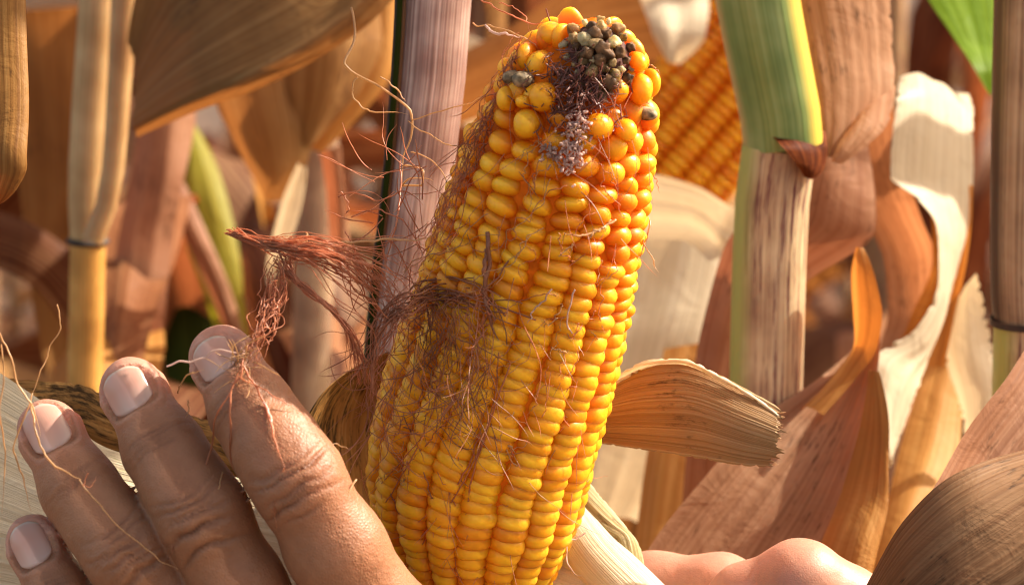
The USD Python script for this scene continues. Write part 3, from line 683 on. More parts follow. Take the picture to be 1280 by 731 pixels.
ear = thing('corn_ear', ec[0], 'ripe golden ear of corn held upright between the hands, its tip bare and mouldy', 'corn ear')
th_ = np.linspace(0, 2 * np.pi, 49); ss_ = np.linspace(0, EAR_LEN, 90)
core = ear_pt(ss_[:, None], th_[None, :], 1.0, 0)
rr = np.maximum(ER(ss_) - .0025, .0004)
core = EC(ss_)[:, None] + rr[:, None, None] * (np.cos(th_)[None, :, None] * AXF + np.sin(th_)[None, :, None] * AXS)
obj('cob', (core.reshape(-1, 3), grid_faces(90, 49)), mats['cob'], ear)

ICO = trimesh.creation.icosphere(subdivisions=2); IV, IF = np.array(ICO.vertices), np.array(ICO.faces)


def kernel_mesh(pos, n, a, w, th, dep, boxy, r, dent, upow=1.0):
    """One kernel: pos = its middle, n outward, a towards the ear's tip; w wide, th thick, dep deep (half sizes)."""
    c = np.cross(a, n)
    v = np.sign(IV) * np.abs(IV) ** np.array([boxy, .5 * boxy + .5, .88])
    v /= np.maximum(np.linalg.norm(v, axis=1, keepdims=True), 1e-9) ** .35
    v = v * (1 + .05 * (meshkit.noise(IV * 1.4 + r.random(3) * 50, 1)[:, None] - .5) * 2)
    crown = np.clip(v[:, 2], 0, 1)
    h = v[:, 2] - dent * np.exp(-((v[:, 0] / .45) ** 2 + (v[:, 1] / .5) ** 2)) * (v[:, 2] > 0)
    v = v * np.array([w, th, 1]) * (1 - .12 * (v[:, 2:3] < 0) * -v[:, 2:3])
    V3 = pos + v[:, :1] * c + v[:, 1:2] * a + (h * dep)[:, None] * n
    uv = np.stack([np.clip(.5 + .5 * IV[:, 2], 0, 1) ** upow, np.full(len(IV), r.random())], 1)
    return (V3, IF), uv


from shapely.geometry import Polygon, Point
BARE = Polygon([(688, 92), (678, 60), (700, 48), (705, 30), (730, 10), (770, 12), (800, 50), (800, 78), (778, 100), (775, 138), (748, 146), (736, 150), (730, 196), (716, 188), (704, 142), (698, 112)])
r = np.random.default_rng(42)
kern = []
NROW = 18
for row in range(NROW):
    s = EAR_LEN * .035 + r.random() * .0015
    wob = r.normal(0, .02, 6)
    slant = r.normal(.10, .05) * (1 if row % 2 else .6)
    while s < EAR_LEN * .985:
        y = float(EY(s))
        k = np.clip((y - 170) / 300, 0, 1)                       # 0 near the tip: round loose kernels; 1 below: flat tight ones
        pitch = float(np.interp(y, [120, 170, 220, 270, 350, 480], [.0058, .0054, .0040, .0033, .00285, .00262]))
        pitch *= r.uniform(.92, 1.10) if k > .8 else r.uniform(.86, 1.18)
        th = 2 * np.pi * (row + .5) / NROW - .09 + (600 - y) * .00035 + np.interp(y, np.linspace(0, 800, 6), wob) + r.normal(0, .008 + .022 * (1 - k))
        s += pitch / 2
        if s > EAR_LEN * .985: break
        R0 = float(ER(s))
        roww = 2 * np.pi * R0 / NROW
        full = roww * .515
        w = min(full, float(np.interp(y, [120, 170, 240, 320, 420, 500], [.0035, .0041, .0044, .0047, .0055, .0070]))) * r.uniform(.93, 1.07)
        tt = pitch * float(np.interp(y, [170, 250, 350, 450], [.58, .66, .88, 1.15])) * r.uniform(.94, 1.1)
        dep = .0050 * (.9 + .1 * k)
        n = math.cos(th) * AXF + math.sin(th) * AXS
        T = nrm(EC(s, 1)); dR = float(ER(s, 1)); n = nrm(n - T * dR * .9); n = nrm(n)
        a = nrm(T - n * (T @ n)); c = np.cross(a, n)
        a2 = nrm(a + c * (slant * k + r.normal(0, .05 + .16 * (1 - k))) + n * (r.normal(-.05, .05 + .08 * (1 - k)) - .16 * k)); n2 = nrm(n - a2 * (n @ a2))
        p = EC(s) + (R0 - dep * (.98 + r.normal(0, .035 + .05 * (1 - k)))) * (math.cos(th) * AXF + math.sin(th) * AXS)
        px, py, _ = to_px(p + n * dep)
        face = float(n2 @ nrm(CAM - p))
        s += pitch / 2
        if R0 < .0075 or (face > -.1 and BARE.contains(Point(px, py))): continue
        if k < .05 and r.random() < .05: continue
        kern.append((kernel_mesh(p, n2, a2, w, tt, dep, .86 * k + .97 * (1 - k), r, .04 * k, 1 + 1.5 * (1 - k)), max(face, 0) * w * tt if 0 < py < 731 else 0))
order = sorted(range(len(kern)), key=lambda i: -kern[i][1])
hand_kernels = set(order[:292])
rest = [kern[i][0] for i in range(len(kern)) if i not in hand_kernels]
for i in order[:292]:
    (m, uv), _ = kern[i]
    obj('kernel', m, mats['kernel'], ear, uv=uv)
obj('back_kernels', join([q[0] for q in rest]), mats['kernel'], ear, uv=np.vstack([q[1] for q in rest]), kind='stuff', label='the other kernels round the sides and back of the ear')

# the bare tip: dark core, shrunken grey kernels, chaff and mould
tip_c = P(744, 84, .5165)
tv = IV * np.array([1, 1, 1.0])
R_tip = np.stack([AXS, AXF, AX], 0)
tv = (tv * np.array([.0074, .0072, .0090])) @ R_tip
tv = tv * (1 + .16 * (meshkit.fbm(IV * 5, 3, 2)[:, None] - .5) * 2)
obj('tip_core', (tip_c + tv - AXF * .001, IF), mats['cob_tip'], ear)
r = np.random.default_rng(8)
pts, tries = [], 0
while len(pts) < 48 and tries < 6000:
    tries += 1
    x, y = r.uniform(692, 800), r.uniform(20, 128)
    if ((x - 747) / 44) ** 2 + ((y - 74) / 50) ** 2 > 1: continue
    if y > 92 - .25 * (747 - x) and r.random() < .75: continue
    if all((x - u) ** 2 + (y - w) ** 2 > 9.5 ** 2 for u, w in pts): pts.append((x, y))
ell_inv = np.array([.0074, .0072, .0090])
for x, y in pts:
    o = P(x, y, .48); d = nrm(o - CAM)
    ol, dl = (R_tip @ (o - tip_c)) / ell_inv, (R_tip @ d) / ell_inv
    A_, B_, C_ = dl @ dl, 2 * ol @ dl, ol @ ol - 1.05
    disc = B_ * B_ - 4 * A_ * C_
    tt = (-B_ - math.sqrt(max(disc, 0))) / (2 * A_)
    p = o + d * tt; n = nrm((R_tip.T @ ((R_tip @ (p - tip_c)) / ell_inv ** 2)))
    a = nrm(np.cross(n, r.normal(size=3)))
    sz = r.uniform(.0006, .0017)
    v = IV * (1 + .45 * (meshkit.noise(IV * 1.7 + r.random(3) * 40, 4)[:, None] - .45) * 2)
    v = v * [sz * r.uniform(.8, 1.1), sz * r.uniform(.8, 1.15), sz * r.uniform(.9, 1.15)]
    c = np.cross(a, n)
    obj('shrunken_kernel', (p + n * .0004 + v[:, :1] * c + v[:, 1:2] * a + v[:, 2:] * n, IF), mats[['aborted_kernel', 'aborted_dark', 'aborted_pale', 'aborted_kernel', 'aborted_dark'][int(r.integers(5))]], ear)
# odd kernels beside the bare tip that the photograph shows singly
for x, y, wx, wy, m in [(690, 44, 17, 15, 'kernel'), (660, 71, 11, 18, 'kernel'), (680, 122, 18, 19, 'kernel'), (799, 112, 15, 20, 'kernel'), (795, 78, 12, 13, 'kernel'), (812, 104, 10, 18, 'kernel'), (655, 100, 13, 11, 'mouldy_kernel'), (642, 98, 10, 10, 'mouldy_kernel'), (658, 128, 12, 9, 'kernel'), (636, 124, 13, 17, 'kernel'), (806, 142, 12, 9, 'mouldy_kernel'), (660, 155, 17, 19, 'kernel'), (747, 158, 19, 17, 'kernel'), (780, 163, 15, 15, 'kernel')]:
    p = ear_front(x, y, -.0020); sc = .527 * K
    n = nrm(CAM - p + AXS * .0)
    a = nrm(UP - n * (UP @ n))
    cx_, _, _ = to_px(EC(SG[int(np.argmin(np.abs(to_px(EC(SG))[1] - y)))]))
    n = nrm(n + AXS * (x - cx_) / 140); a = nrm(UP - n * (UP @ n))
    m3, uv = kernel_mesh(p, n, a, wx * sc, wy * sc, .0036, .95, r, 0)
    obj('kernel' if m == 'kernel' else 'mouldy_kernel', m3, mats[m], ear, uv=uv)


def wander(p0, d0, length, n, curl, r, pull=None, zcurl=1.0):
    """A thread that starts at p0 towards d0 and bends at random."""
    st = length / (n - 1); d = nrm(np.asarray(d0, float)); p = np.array(p0, float); out = [p.copy()]
    w = r.normal(0, curl, 3)
    for i in range(n - 1):
        w = .86 * w + r.normal(0, curl, 3) * .5
        d = nrm(d + np.cross(w, d) * st * 60 + (0 if pull is None else np.asarray(pull) * st * 60))
        p = p + d * st; out.append(p.copy())
    return np.array(out)


def thread(pts, rad, sides=4):
    n = len(pts); rr = rad * np.clip(np.minimum(1, (np.arange(n)[::-1] + 1.5) / (n * .3)), .25, 1)
    return tube(pts, rr, sides)


# chaff and mould on the bare patch
fl_w, fl_p = [], []
for k in range(620):
    if k < 400: x, y = r.normal(722, 26), r.normal(112, 24)
    else:
        x, y = (r.normal(714, 8), r.normal(196, 15)) if k % 2 else (r.normal(722, 7), r.normal(165, 18))
        if k % 5 == 0: x, y = r.normal(690, 10), r.normal(190, 6)
    q = ear_front(x, y, .0004 if k >= 400 else -.0010)
    q = q + (P(0, 0, 1) - P(0, 0, 1.0)) + r.normal(0, .0004, 3)
    t = thread(wander(q, r.normal(size=3) + AXF * .4, r.uniform(.0007, .0020) if k >= 400 else r.uniform(.002, .005), 8, 3.0, r), r.uniform(.00014, .00036) if k >= 400 else r.uniform(.00009, .0002), 4)
    (fl_w if k >= 400 else fl_p).append(t)
obj('mould', join(fl_w), mats['silk_white'], ear, kind='stuff', label='whitish mould and chaff below the bare tip')
obj('chaff', join(fl_p), mats['silk_plum'], ear, kind='stuff', label='purplish brown chaff round the shrunken tip kernels')

# ------------------------------------------------------------------ husk leaves round the ear
def husk(S, mat, **kw): return leafp(ear, 'husk_leaf', S, mat, **kw)


husk([(690, 505, .578, 690, 560, .578), (745, 486, .568, 745, 553, .566), (808, 454, .559, 830, 566, .556), (850, 450, .556, 872, 573, .552), (945, 492, .550, 938, 583, .549), (976, 510, .549, 966, 584, .549)], 'husk_cut', cup=.10, ripple=.0008, rip_f=22, seed=51, n=90, m=45, end_ragged=.0022, ragged=.00015, thick=.0004, label='cut brown husk piece with a frayed end, right of the ear')
husk([(690, 508, .5785, 690, 512, .5785), (745, 484, .5680, 748, 492, .5675), (776, 465, .5620, 782, 474, .5615), (808, 450, .5590, 815, 460, .5585), (850, 447, .5560, 853, 456, .5555), (905, 471, .5520, 903, 478, .5515), (950, 499, .5500, 948, 505, .5495), (972, 516, .549, 970, 521, .549)], 'husk_cream', cup=.3, seed=52, n=80, m=7, end_ragged=.002, ragged=.0003)
# rolled cream husk below on the right
ln = [P(655, 560, .580), P(690, 625, .572), P(735, 690, .562), P(790, 750, .552), P(850, 820, .545)]
(v, f), uv = stem_tube(ln, [.006, .0070, .0072, .0078, .009], n=60, sides=28)
uv = uv * [1, .045]
obj('husk_leaf', (v, f), mats['husk_cream'], ear, uv=uv, label='rolled cream husk leaf at the lower right of the ear')
husk([(706, 560, .572, 690, 600, .570), (733, 598, .568, 716, 628, .565), (760, 630, .565, 736, 648, .562), (785, 658, .562, 757, 664, .5595), (800, 676, .560, 770, 672, .558), (806, 696, .5595, 776, 690, .5575), (808, 718, .560, 790, 708, .559), (808, 745, .561, 800, 742, .560)], 'husk_olive', cup=.12, fold=.08, ripple=.0012, rip_f=40, seed=53, n=90, m=31, ragged=.0002, thick=.0004, label='dry olive brown husk tip curling over the rolled husk')
husk([(712, 622, .570, 700, 650, .566), (738, 648, .5665, 722, 672, .563), (758, 664, .5635, 742, 694, .561), (772, 676, .5615, 762, 712, .560)], 'husk_mottled', cup=-.15, ripple=.0015, seed=59, label='burnt orange inside of the curled husk tip')
husk([(600, 690, .575, 560, 800, .575), (680, 700, .560, 650, 820, .560), (735, 720, .552, 720, 840, .552), (800, 760, .548, 790, 860, .548)], 'husk_cream', cup=.12, ripple=.002, seed=54)
husk([(640, 590, .584, 560, 800, .59), (668, 610, .578, 640, 820, .58), (700, 640, .575, 690, 840, .575), (720, 700, .575, 715, 860, .575)], 'husk_mottled', cup=.12, ripple=.002, seed=57)
# pale husk behind the fingers and the mottled strip above it
husk([(-110, 395, .560, -110, 800, .55), (0, 466, .556, 0, 800, .545), (62, 508, .553, 80, 810, .545), (135, 560, .552, 165, 825, .545), (222, 582, .554, 255, 835, .548), (315, 602, .556, 345, 845, .55), (440, 655, .56, 450, 855, .555), (530, 720, .57, 540, 870, .565)], 'husk_cream', cup=.06, ripple=.0018, rip_f=22, seed=55, n=110, m=41, thick=.0004, label='pale cream husk leaf opened out behind the fingers')
husk([(-60, 455, .572, -60, 600, .572), (5, 472, .570, 5, 600, .570), (60, 476, .569, 60, 610, .569), (98, 480, .568, 105, 620, .568), (140, 499, .567, 150, 630, .567), (200, 512, .567, 210, 640, .567), (255, 523, .568, 260, 650, .568), (330, 570, .57, 330, 670, .57)], 'husk_mottled', cup=.05, ripple=.002, rip_f=30, seed=56, n=80, m=21, ragged=.0002, thick=.0004, label='mottled orange brown husk leaf behind the middle fingertip')
husk([(440, 790, .566, 600, 790, .585), (408, 690, .560, 570, 690, .585), (382, 600, .556, 545, 600, .585), (384, 545, .556, 530, 545, .582), (402, 502, .558, 520, 505, .578), (432, 470, .563, 508, 474, .573), (468, 449, .567, 500, 452, .571), (488, 441, .569, 494, 442, .570)], 'husk_mottled', cup=-.22, ripple=.0012, rip_f=30, seed=58, n=80, m=31, thick=.0004, label='mottled golden husk leaf hugging the left side of the ear')

# ------------------------------------------------------------------ hands
def smin(a, b, k):
    h = np.clip(.5 + .5 * (b - a) / k, 0, 1)
    return b * (1 - h) + a * h - k * h * (1 - h)


def cone_d(p, a, b, ra, rb):
    ab = b - a; t = np.clip((p - a) @ ab / (ab @ ab), 0, 1)
    t = t * t * (3 - 2 * t) * .35 + t * .65
    return np.linalg.norm(p - a - t[..., None] * ab, axis=-1) - (ra + (rb - ra) * t)


def chain_d(p, J, R, k):
    d = None
    for i in range(len(J) - 1):
        c = cone_d(p, J[i], J[i + 1], R[i], R[i + 1]); d = c if d is None else smin(d, c, k)
    return d


def surface_nets(fn, lo, hi, h):
    """A smooth mesh of fn = 0: one vertex in each cell the surface passes, quads across the grid's edges."""
    n = np.ceil((hi - lo) / h).astype(int) + 1
    ax = [lo[i] + h * np.arange(n[i]) for i in range(3)]
    F = np.empty(n, np.float32)
    for i0 in range(0, n[0], 16):
        q = np.stack(np.meshgrid(ax[0][i0:i0 + 16], ax[1], ax[2], indexing='ij'), -1); F[i0:i0 + 16] = fn(q)
    S = F < 0
    cnt = np.zeros(n - 1, int); acc = np.zeros((*(n - 1), 3)); tot = np.zeros(n - 1)
    base = np.stack(np.meshgrid(*[np.arange(m - 1) for m in n], indexing='ij'), -1).astype(float)
    C = {}
    for c in np.ndindex(2, 2, 2): C[c] = F[c[0]:n[0] - 1 + c[0], c[1]:n[1] - 1 + c[1], c[2]:n[2] - 1 + c[2]]
    for axis in range(3):
        for c in np.ndindex(2, 2, 2):
            if c[axis]: continue
            e = list(c); e[axis] = 1; a, b = C[c], C[tuple(e)]
            m = (a < 0) != (b < 0)
            t = np.where(m, a / np.where(m, a - b, 1), 0)
            for j in range(3): acc[..., j] += m * (c[j] + (t if j == axis else 0))
            tot += m
    act = tot > 0
    idx = -np.ones(n - 1, int); idx[act] = np.arange(act.sum())
    verts = lo + h * (base[act] + acc[act] / tot[act][:, None])
    faces = []
    for axis in range(3):
        u, w = (axis + 1) % 3, (axis + 2) % 3
        sl0 = [slice(1, n[i] - 1) for i in range(3)]; sl1 = list(sl0)
        sl0[axis] = slice(0, n[axis] - 1); sl1[axis] = slice(1, n[axis])
        a, b = S[tuple(sl0)], S[tuple(sl1)]
        for flip in (False, True):
            I = np.argwhere((a & ~b) if not flip else (~a & b))
            if not len(I): continue
            off = np.ones(3, int); off[axis] = 0; I = I + off
            du, dw = np.zeros(3, int), np.zeros(3, int); du[u] = 1; dw[w] = 1
            q = [idx[tuple((I - x).T)] for x in (du + dw, dw, 0 * du, du)]
            q = np.stack(q if not flip else q[::-1], 1)
            faces.append(q)
    q = np.vstack(faces); q = q[(q >= 0).all(1)]
    return verts, np.vstack([q[:, [0, 1, 2]], q[:, [0, 2, 3]]])


class Finger:
    def __init__(s, joints, nail_n=None, nail=None):
        s.J = np.array([P(x, y, d) for x, y, d, _ in joints]); s.R = np.array([rp * d * K for _, _, d, rp in joints])
        s.e = nrm(s.J[0] - s.J[1]); s.nail = nail
        if nail is not None:
            s.J = np.vstack([s.J[0] + s.e * s.R[0] * .26, s.J]); s.R = np.r_[s.R[0] * .78, s.R]
        s.tip = 1 if nail is not None else 0
        if nail_n is not None:
            n = V(*nail_n); s.n = nrm(n - s.e * (n @ s.e)); s.s = np.cross(s.e, s.n)

    def back(s):            # outward direction of the finger's back, for the creases
        return s.n


def build_hand(parent, name, fingers, palm, lo, hi, h, creases, label, tint0=0.0):
    def sdf(p):
        d = None
        for f in fingers:
            c = chain_d(p, f.J, f.R, .0035)
            d = c if d is None else smin(d, c, .0012)
        if palm is not None:
            for J, R in palm: d = smin(d, chain_d(p, J, R, .012), .008)
        return d
    v, f = surface_nets(sdf, lo, hi, h)
    v, f = trimesh.remesh.subdivide(v, f)
    for _ in range(2):
        g = np.stack([(sdf(v + e) - sdf(v - e)) / 4e-4 for e in np.eye(3) * 2e-4], -1); v = v - (sdf(v)[:, None] * nrm(g)) * .9
    g = nrm(np.stack([(sdf(v + e) - sdf(v - e)) / 4e-4 for e in np.eye(3) * 2e-4], -1))
    tint = np.full(len(v), tint0); disp = np.zeros(len(v))
    rr = np.random.default_rng(77)
    disp += (meshkit.fbm(v * 110, 3, 9) - .5) * .0007
    disp += (meshkit.fbm(v * 700, 2, 19) - .5) * (.00003 if tint0 else .00012)
    owner = np.argmin(np.stack([chain_d(v, q.J, q.R, .0035) for q in fingers], 0), 0)
    for fi, q in enumerate(fingers):
        mine = owner == fi
        # creases across the joints: (joint index, span, number, depth)
        for ji, span, num, dep in creases:
            if ji >= len(q.J) - 1 or q.nail is None: continue
            e = nrm(q.J[ji - 1] - q.J[ji + 1]); rel = v - q.J[ji]; sx = rel @ e
            bn = nrm(q.n - e * (q.n @ e)); lat = np.cross(e, bn); x = rel @ lat / q.R[ji]; up = rel @ bn / q.R[ji]
            mask = mine * np.clip(up * 1.6 + .1, 0, 1) * (np.abs(sx) < span * 2.2)
            jit = (meshkit.noise(v * 260, 33 + fi) - .5) * .0016
            for k in range(num):
                s0 = (k - (num - 1) / 2) / max(1, num - 1) * 2 * span + rr.normal(0, span * .12)
                bend = rr.normal(0, .0007) + (s0 * .35); wd = rr.uniform(.00030, .00052)
                ext = np.clip(1.25 - np.abs(x - rr.normal(0, .2)) / rr.uniform(.55, .95), 0, 1)
                c = np.exp(-((sx + jit - s0 - bend * x * x) / wd) ** 2) * mask * ext * rr.uniform(.5, 1)
                disp -= c * dep; tint -= c * .45
            disp += np.exp(-(sx / (span * 1.5)) ** 2) * mask * np.exp(-(x / .8) ** 2) * .0003
            tint -= .12 * np.exp(-(sx / (span * 1.4)) ** 2) * mask
        if q.nail:
            rel = v - q.J[1]; z = rel @ q.e; x = rel @ q.s; y = rel @ q.n
            tint += mine * np.clip((z + q.R[1] * 1.6) / (q.R[1] * 2.0), 0, 1) * .75
            L, A, sh = q.nail; L = L * np.linalg.norm(q.J[1] - CAM) * K
            phi = np.arctan2(x, y); zc = z - sh * q.R[1]
            a = np.abs(phi) / A; b = np.abs(zc) / (L / 2); front = zc > 0
            inside = np.maximum(a, np.where(front, b * .75, b)) ; rho = np.hypot(x, y)
            body = mine & (y > 0)
            nr = (a ** 4 + b ** 4) ** .25
            lim = nail_r(q, zc, L) - .00045
            cut = np.clip((1.02 - nr) / .12, 0, 1) * body * (zc < L / 2)
            disp += cut * np.clip(lim - rho, -.003, .0012)
            fold = np.exp(-((nr - 1.16) / .13) ** 2) * body * np.where(front, np.clip(1.2 - b, 0, 1), 1)
            disp += fold * .00042; tint += fold * .15; tint -= .6 * np.exp(-((nr - 1.0) / .06) ** 2) * body * (~front)
    v = v + g * disp[:, None]
    path = obj(name, (v, f), mats['palm_skin' if tint0 else 'skin'], parent, tint=np.clip(tint, -1, 1), label=label)
    for q in fingers:
        if q.nail:
            m, uv = nail_mesh(q); obj('fingernail', m, mats['nail'], path, uv=uv)
    return path


def nail_r(q, zc, L):
    z = np.clip(zc + q.nail[2] * q.R[1], 0, None)
    return q.R[1] * (np.sqrt(np.clip(1 - (z / (1.16 * q.R[1])) ** 2, .1, 1)) - .02 * (np.clip(-zc, 0, None) / (L / 2)) ** 2)


def nail_mesh(q, nu=21, nv=25):
    L, A, sh = q.nail; L = L * np.linalg.norm(q.J[1] - CAM) * K
    u = np.linspace(-1, 1, nu); w = np.linspace(-1, 1, nv)
    U, W = np.meshgrid(u, w, indexing='ij')
    # rounded outline: squeeze a square towards a superellipse
    ends = (1 - np.abs(U) ** 2.4 * .44); bas = np.where(W < 0, 1 - np.abs(U) ** 2.5 * .36, ends)
    zc = W * bas * L / 2; ph = U * A * np.where(W < 0, 1 - .10 * W ** 4, 1 - .03 * W ** 4)
    rad = nail_r(q, zc, L) + .00005
    rad = rad - .00055 * (np.clip(np.abs(U) - .86, 0, 1) / .14) ** 2 - .00045 * (np.clip(-W - .90, 0, 1) / .1) ** 2
    pt = q.J[1] + (zc + sh * q.R[1])[..., None] * q.e + (rad * np.sin(ph))[..., None] * q.s + (rad * np.cos(ph))[..., None] * q.n
    inn = pt - ((.0005) * (np.sin(ph)[..., None] * q.s + np.cos(ph)[..., None] * q.n))
    v = np.vstack([pt.reshape(-1, 3), inn.reshape(-1, 3)]); k = nu * nv
    f = grid_faces(nu, nv)
    rim = np.r_[np.arange(nv), nv - 1 + nv * np.arange(1, nu), (nu * nv - 2) - np.arange(nv - 1), nv * (nu - 2 - np.arange(nu - 2))]; nx = np.roll(rim, -1)
    f = np.vstack([f, f[:, ::-1] + k, np.stack([rim, rim + k, nx], 1), np.stack([nx, rim + k, nx + k], 1)])
    uv = np.stack([(W.reshape(-1) + 1) / 2, (U.reshape(-1) + 1) / 2], 1)
    return (v, f), np.vstack([uv, uv])


person = thing('person', P(330, 1500, .60), 'person whose two bare hands hold the ear of corn from below', 'person')
LH = [
    Finger([(279, 450, .5085, 40), (314, 512, .504, 50), (343, 556, .500, 54), (372, 600, .498, 57), (420, 685, .502, 60), (486, 812, .515, 74)], (-.36, -.90, .30), (54, .78, -.14)),
    Finger([(166, 489, .5130, 38), (205, 562, .509, 48), (230, 606, .505, 51), (255, 645, .502, 55), (298, 735, .505, 57), (360, 850, .515, 72)], (-.22, -.94, .26), (60, .92, -.14)),
    Finger([(62, 541, .5150, 38), (100, 612, .511, 46), (132, 655, .508, 49), (163, 692, .505, 54), (215, 765, .508, 56), (280, 868, .518, 66)], (.06, -.97, .22), (66, .84, -.06)),
    Finger([(44, 681, .5120, 33), (74, 742, .509, 37), (95, 780, .508, 39), (118, 815, .507, 43), (160, 860, .511, 47), (218, 915, .520, 56)], (-.12, -.96, .22), (60, .86, -.08)),
    Finger([(700, 800, .60, 44), (655, 850, .598, 52), (610, 895, .588, 56), (575, 940, .572, 66), (520, 1020, .555, 80)]),
]
pw = P(405, 1130, .560); pe = P(405, 1300, .575)
palm = [(np.array([LH[i].J[-1], pw + RT * (-.012 + .008 * (3 - i))]), np.array([LH[i].R[-1], .024])) for i in range(4)] + [(np.array([LH[4].J[-1], pw]), np.array([.015, .024])), (np.array([pw, pe, P(405, 1480, .60)]), np.array([.025, .026, .029]))]
allJ = np.vstack([q.J for q in LH] + [p_[0] for p_ in palm]); lo, hi = allJ.min(0) - .034, allJ.max(0) + .034
build_hand(person, 'left_hand', LH, palm, lo, hi, .00105, [(2, .0017, 4, .00042), (4, .0052, 9, .00080)], 'hand with four fingers spread over the pale husk left of the ear')

RH = [
    Finger([(700, 742, .590, 36), (760, 738, .585, 42), (820, 737, .578, 45), (900, 742, .570, 48), (960, 770, .566, 54), (1080, 880, .565, 75)]),
    Finger([(885, 790, .560, 42), (935, 752, .552, 46), (1000, 730, .548, 53), (1055, 765, .550, 56), (1110, 830, .553, 66), (1170, 930, .560, 90)]),
    Finger([(690, 800, .600, 36), (780, 800, .592, 44), (880, 810, .58, 48), (980, 850, .575, 56), (1080, 930, .572, 74)]),
]
pw2 = P(1200, 1080, .575)
palm2 = [(np.array([q.J[-1], pw2]), np.array([q.R[-1], .026])) for q in RH] + [(np.array([pw2, P(1300, 1300, .60)]), np.array([.026, .029]))]
allJ = np.vstack([q.J for q in RH] + [p_[0] for p_ in palm2]); lo, hi = allJ.min(0) - .034, allJ.max(0) + .034
build_hand(person, 'right_hand', RH, palm2, lo, hi, .0012, [], 'hand half hidden below the rolled husk, its knuckle showing', tint0=.75)

# ------------------------------------------------------------------ silk
r = np.random.default_rng(2024)


def silk_path(pts, mat, rad=.00016, n=44, wig=.0008, parent=ear, name='silk_thread', depths=None):
    """One thread through pixels; depth None = lying on the ear's front."""
    w = []
    for q in pts:
        w.append(ear_front(q[0], q[1], .0014) if len(q) == 2 else P(q[0], q[1], q[2]))
    c = spline(w, n); t = np.linspace(0, 1, n)
    for k in range(3): c[:, k] += wig * (meshkit.fbm(np.stack([t * 7, t * 0 + r.random() * 90, t * 0 + k], -1), 3, 5) - .5) * 2
    return c


def many(name, strands, mat, label=None):
    return obj(name, join(strands), mats[mat], ear, kind='stuff', label=label)


# the bundle sticking out to the left of the ear
bund = []
for k in range(60):
    f0 = r.normal(0, 1); sp = r.normal(0, 1)
    pts = [(284 + r.uniform(0, 14), 289 + r.uniform(-1, 3), .512), (335, 305 + f0 * 4, .510), (385 + r.normal(0, 6), 312 + f0 * 9, .507 + sp * .001), (430 + r.normal(0, 8), 322 + f0 * 15 + abs(f0) * 6, .508 + sp * .002), (468 + r.normal(0, 14), 352 + f0 * 22, .512 + sp * .003), (500 + r.normal(0, 16), 385 + f0 * 26, .516 + sp * .003)]
    if k % 4 == 0: pts = pts[1:]
    if k % 5 == 0: pts = pts[:-1]
    bund.append(thread(silk_path(pts, None, n=36, wig=.0012), r.uniform(.00008, .00018), 5))
many('silk_tuft', bund, 'silk_rust', 'reddish brown tuft of silk pointing out to the left')
b2 = []
for k in range(26):
    f0 = r.normal(0, 1)
    pts = [(352 + r.normal(0, 8), 322 + r.normal(0, 8), .509), (372 + f0 * 3, 352 + f0 * 4, .508), (405 + f0 * 4, 378 + f0 * 4, .508), (428 + f0 * 5, 400 + f0 * 5, .509), (446 + f0 * 6, 440 + f0 * 5, .511), (452 + f0 * 8, 480, .513)]
    b2.append(thread(silk_path(pts, None, n=34, wig=.0012), r.uniform(.00008, .00017), 5))
many('silk_tuft', b2, 'silk_rust', 'thin twisted strand of silk below the tuft')
# frizzy strand hanging from the tuft to the index fingertip
b3 = []
for k in range(34):
    pts = [(350 + r.normal(0, 8), 318 + r.normal(0, 8), .508), (345 + r.normal(0, 7), 365, .505), (332 + r.normal(0, 8), 400, .501), (322 + r.normal(0, 6), 428, .498), (308 + r.normal(0, 10), 455 + r.normal(0, 10), .497)]
    a_, b_ = sorted(r.uniform(0, 1, 2)); b_ = max(b_, a_ + .3)
    c = silk_path(pts, None, n=60, wig=.0020); c = c[int(a_ * 30):int(min(1, b_) * 60)]
    b3.append(thread(c, r.uniform(.00009, .00016), 4))
many('silk_frizz', b3, 'silk_rust', 'frizzy silk hanging down to the index fingertip')
# the dark tangle over the left of the ear
tang = []
for k in range(28):
    f0 = r.normal(0, 1)
    pts = [(640 + r.normal(0, 22), 395 + r.normal(0, 30)), (585 + r.normal(0, 12), 372 + f0 * 12), (540 + r.normal(0, 8), 365 + f0 * 8, ), (503 + r.normal(0, 8), 385 + f0 * 9, .5085), (474 + r.normal(0, 7), 418 + f0 * 7, .510), (462 + r.normal(0, 6), 470 + f0 * 8, .511), (468 + r.normal(0, 7), 530 + r.normal(0, 14), .512)]
    a_ = int(r.integers(0, 3)); b_ = int(r.integers(5, 8))
    tang.append(thread(silk_path(pts[a_:b_], None, n=44, wig=.0016), r.uniform(.00010, .00021), 4))
many('silk_tangle', tang, 'silk_dark', 'dark matted silk arching over the left edge of the ear')
tang = []
for k in range(130):
    x, y = r.uniform(455, 620), r.uniform(365, 545)
    if x - 455 < (y - 365) * -.25: continue
    q = ear_front(x, y, r.uniform(.0012, .0055)) if x > 500 else P(x, y, .513 + r.normal(0, .002))
    d = RT * r.normal(0, .6) - UP * r.uniform(.2, 1.2)
    tang.append(thread(wander(q, d, r.uniform(.006, .020), 26, 1.6, r), r.uniform(.00006, .00012), 4))
many('silk_tangle', tang, 'silk_dark', 'loose curls of dark silk hanging over the kernels')
arcs = []
for k in range(44):
    x = r.uniform(470, 610)
    x1 = x + r.normal(-6, 16); y1 = r.uniform(440, 560)
    pts = [(x, 372 + r.normal(0, 12)), (x + r.normal(4, 10), 400 + r.normal(0, 10)), ((x + x1) / 2 + r.normal(8, 8), (400 + y1) / 2), (x1, y1)]
    arcs.append(thread(silk_path(pts, None, n=40, wig=.0030), r.uniform(.00006, .00013), 4))
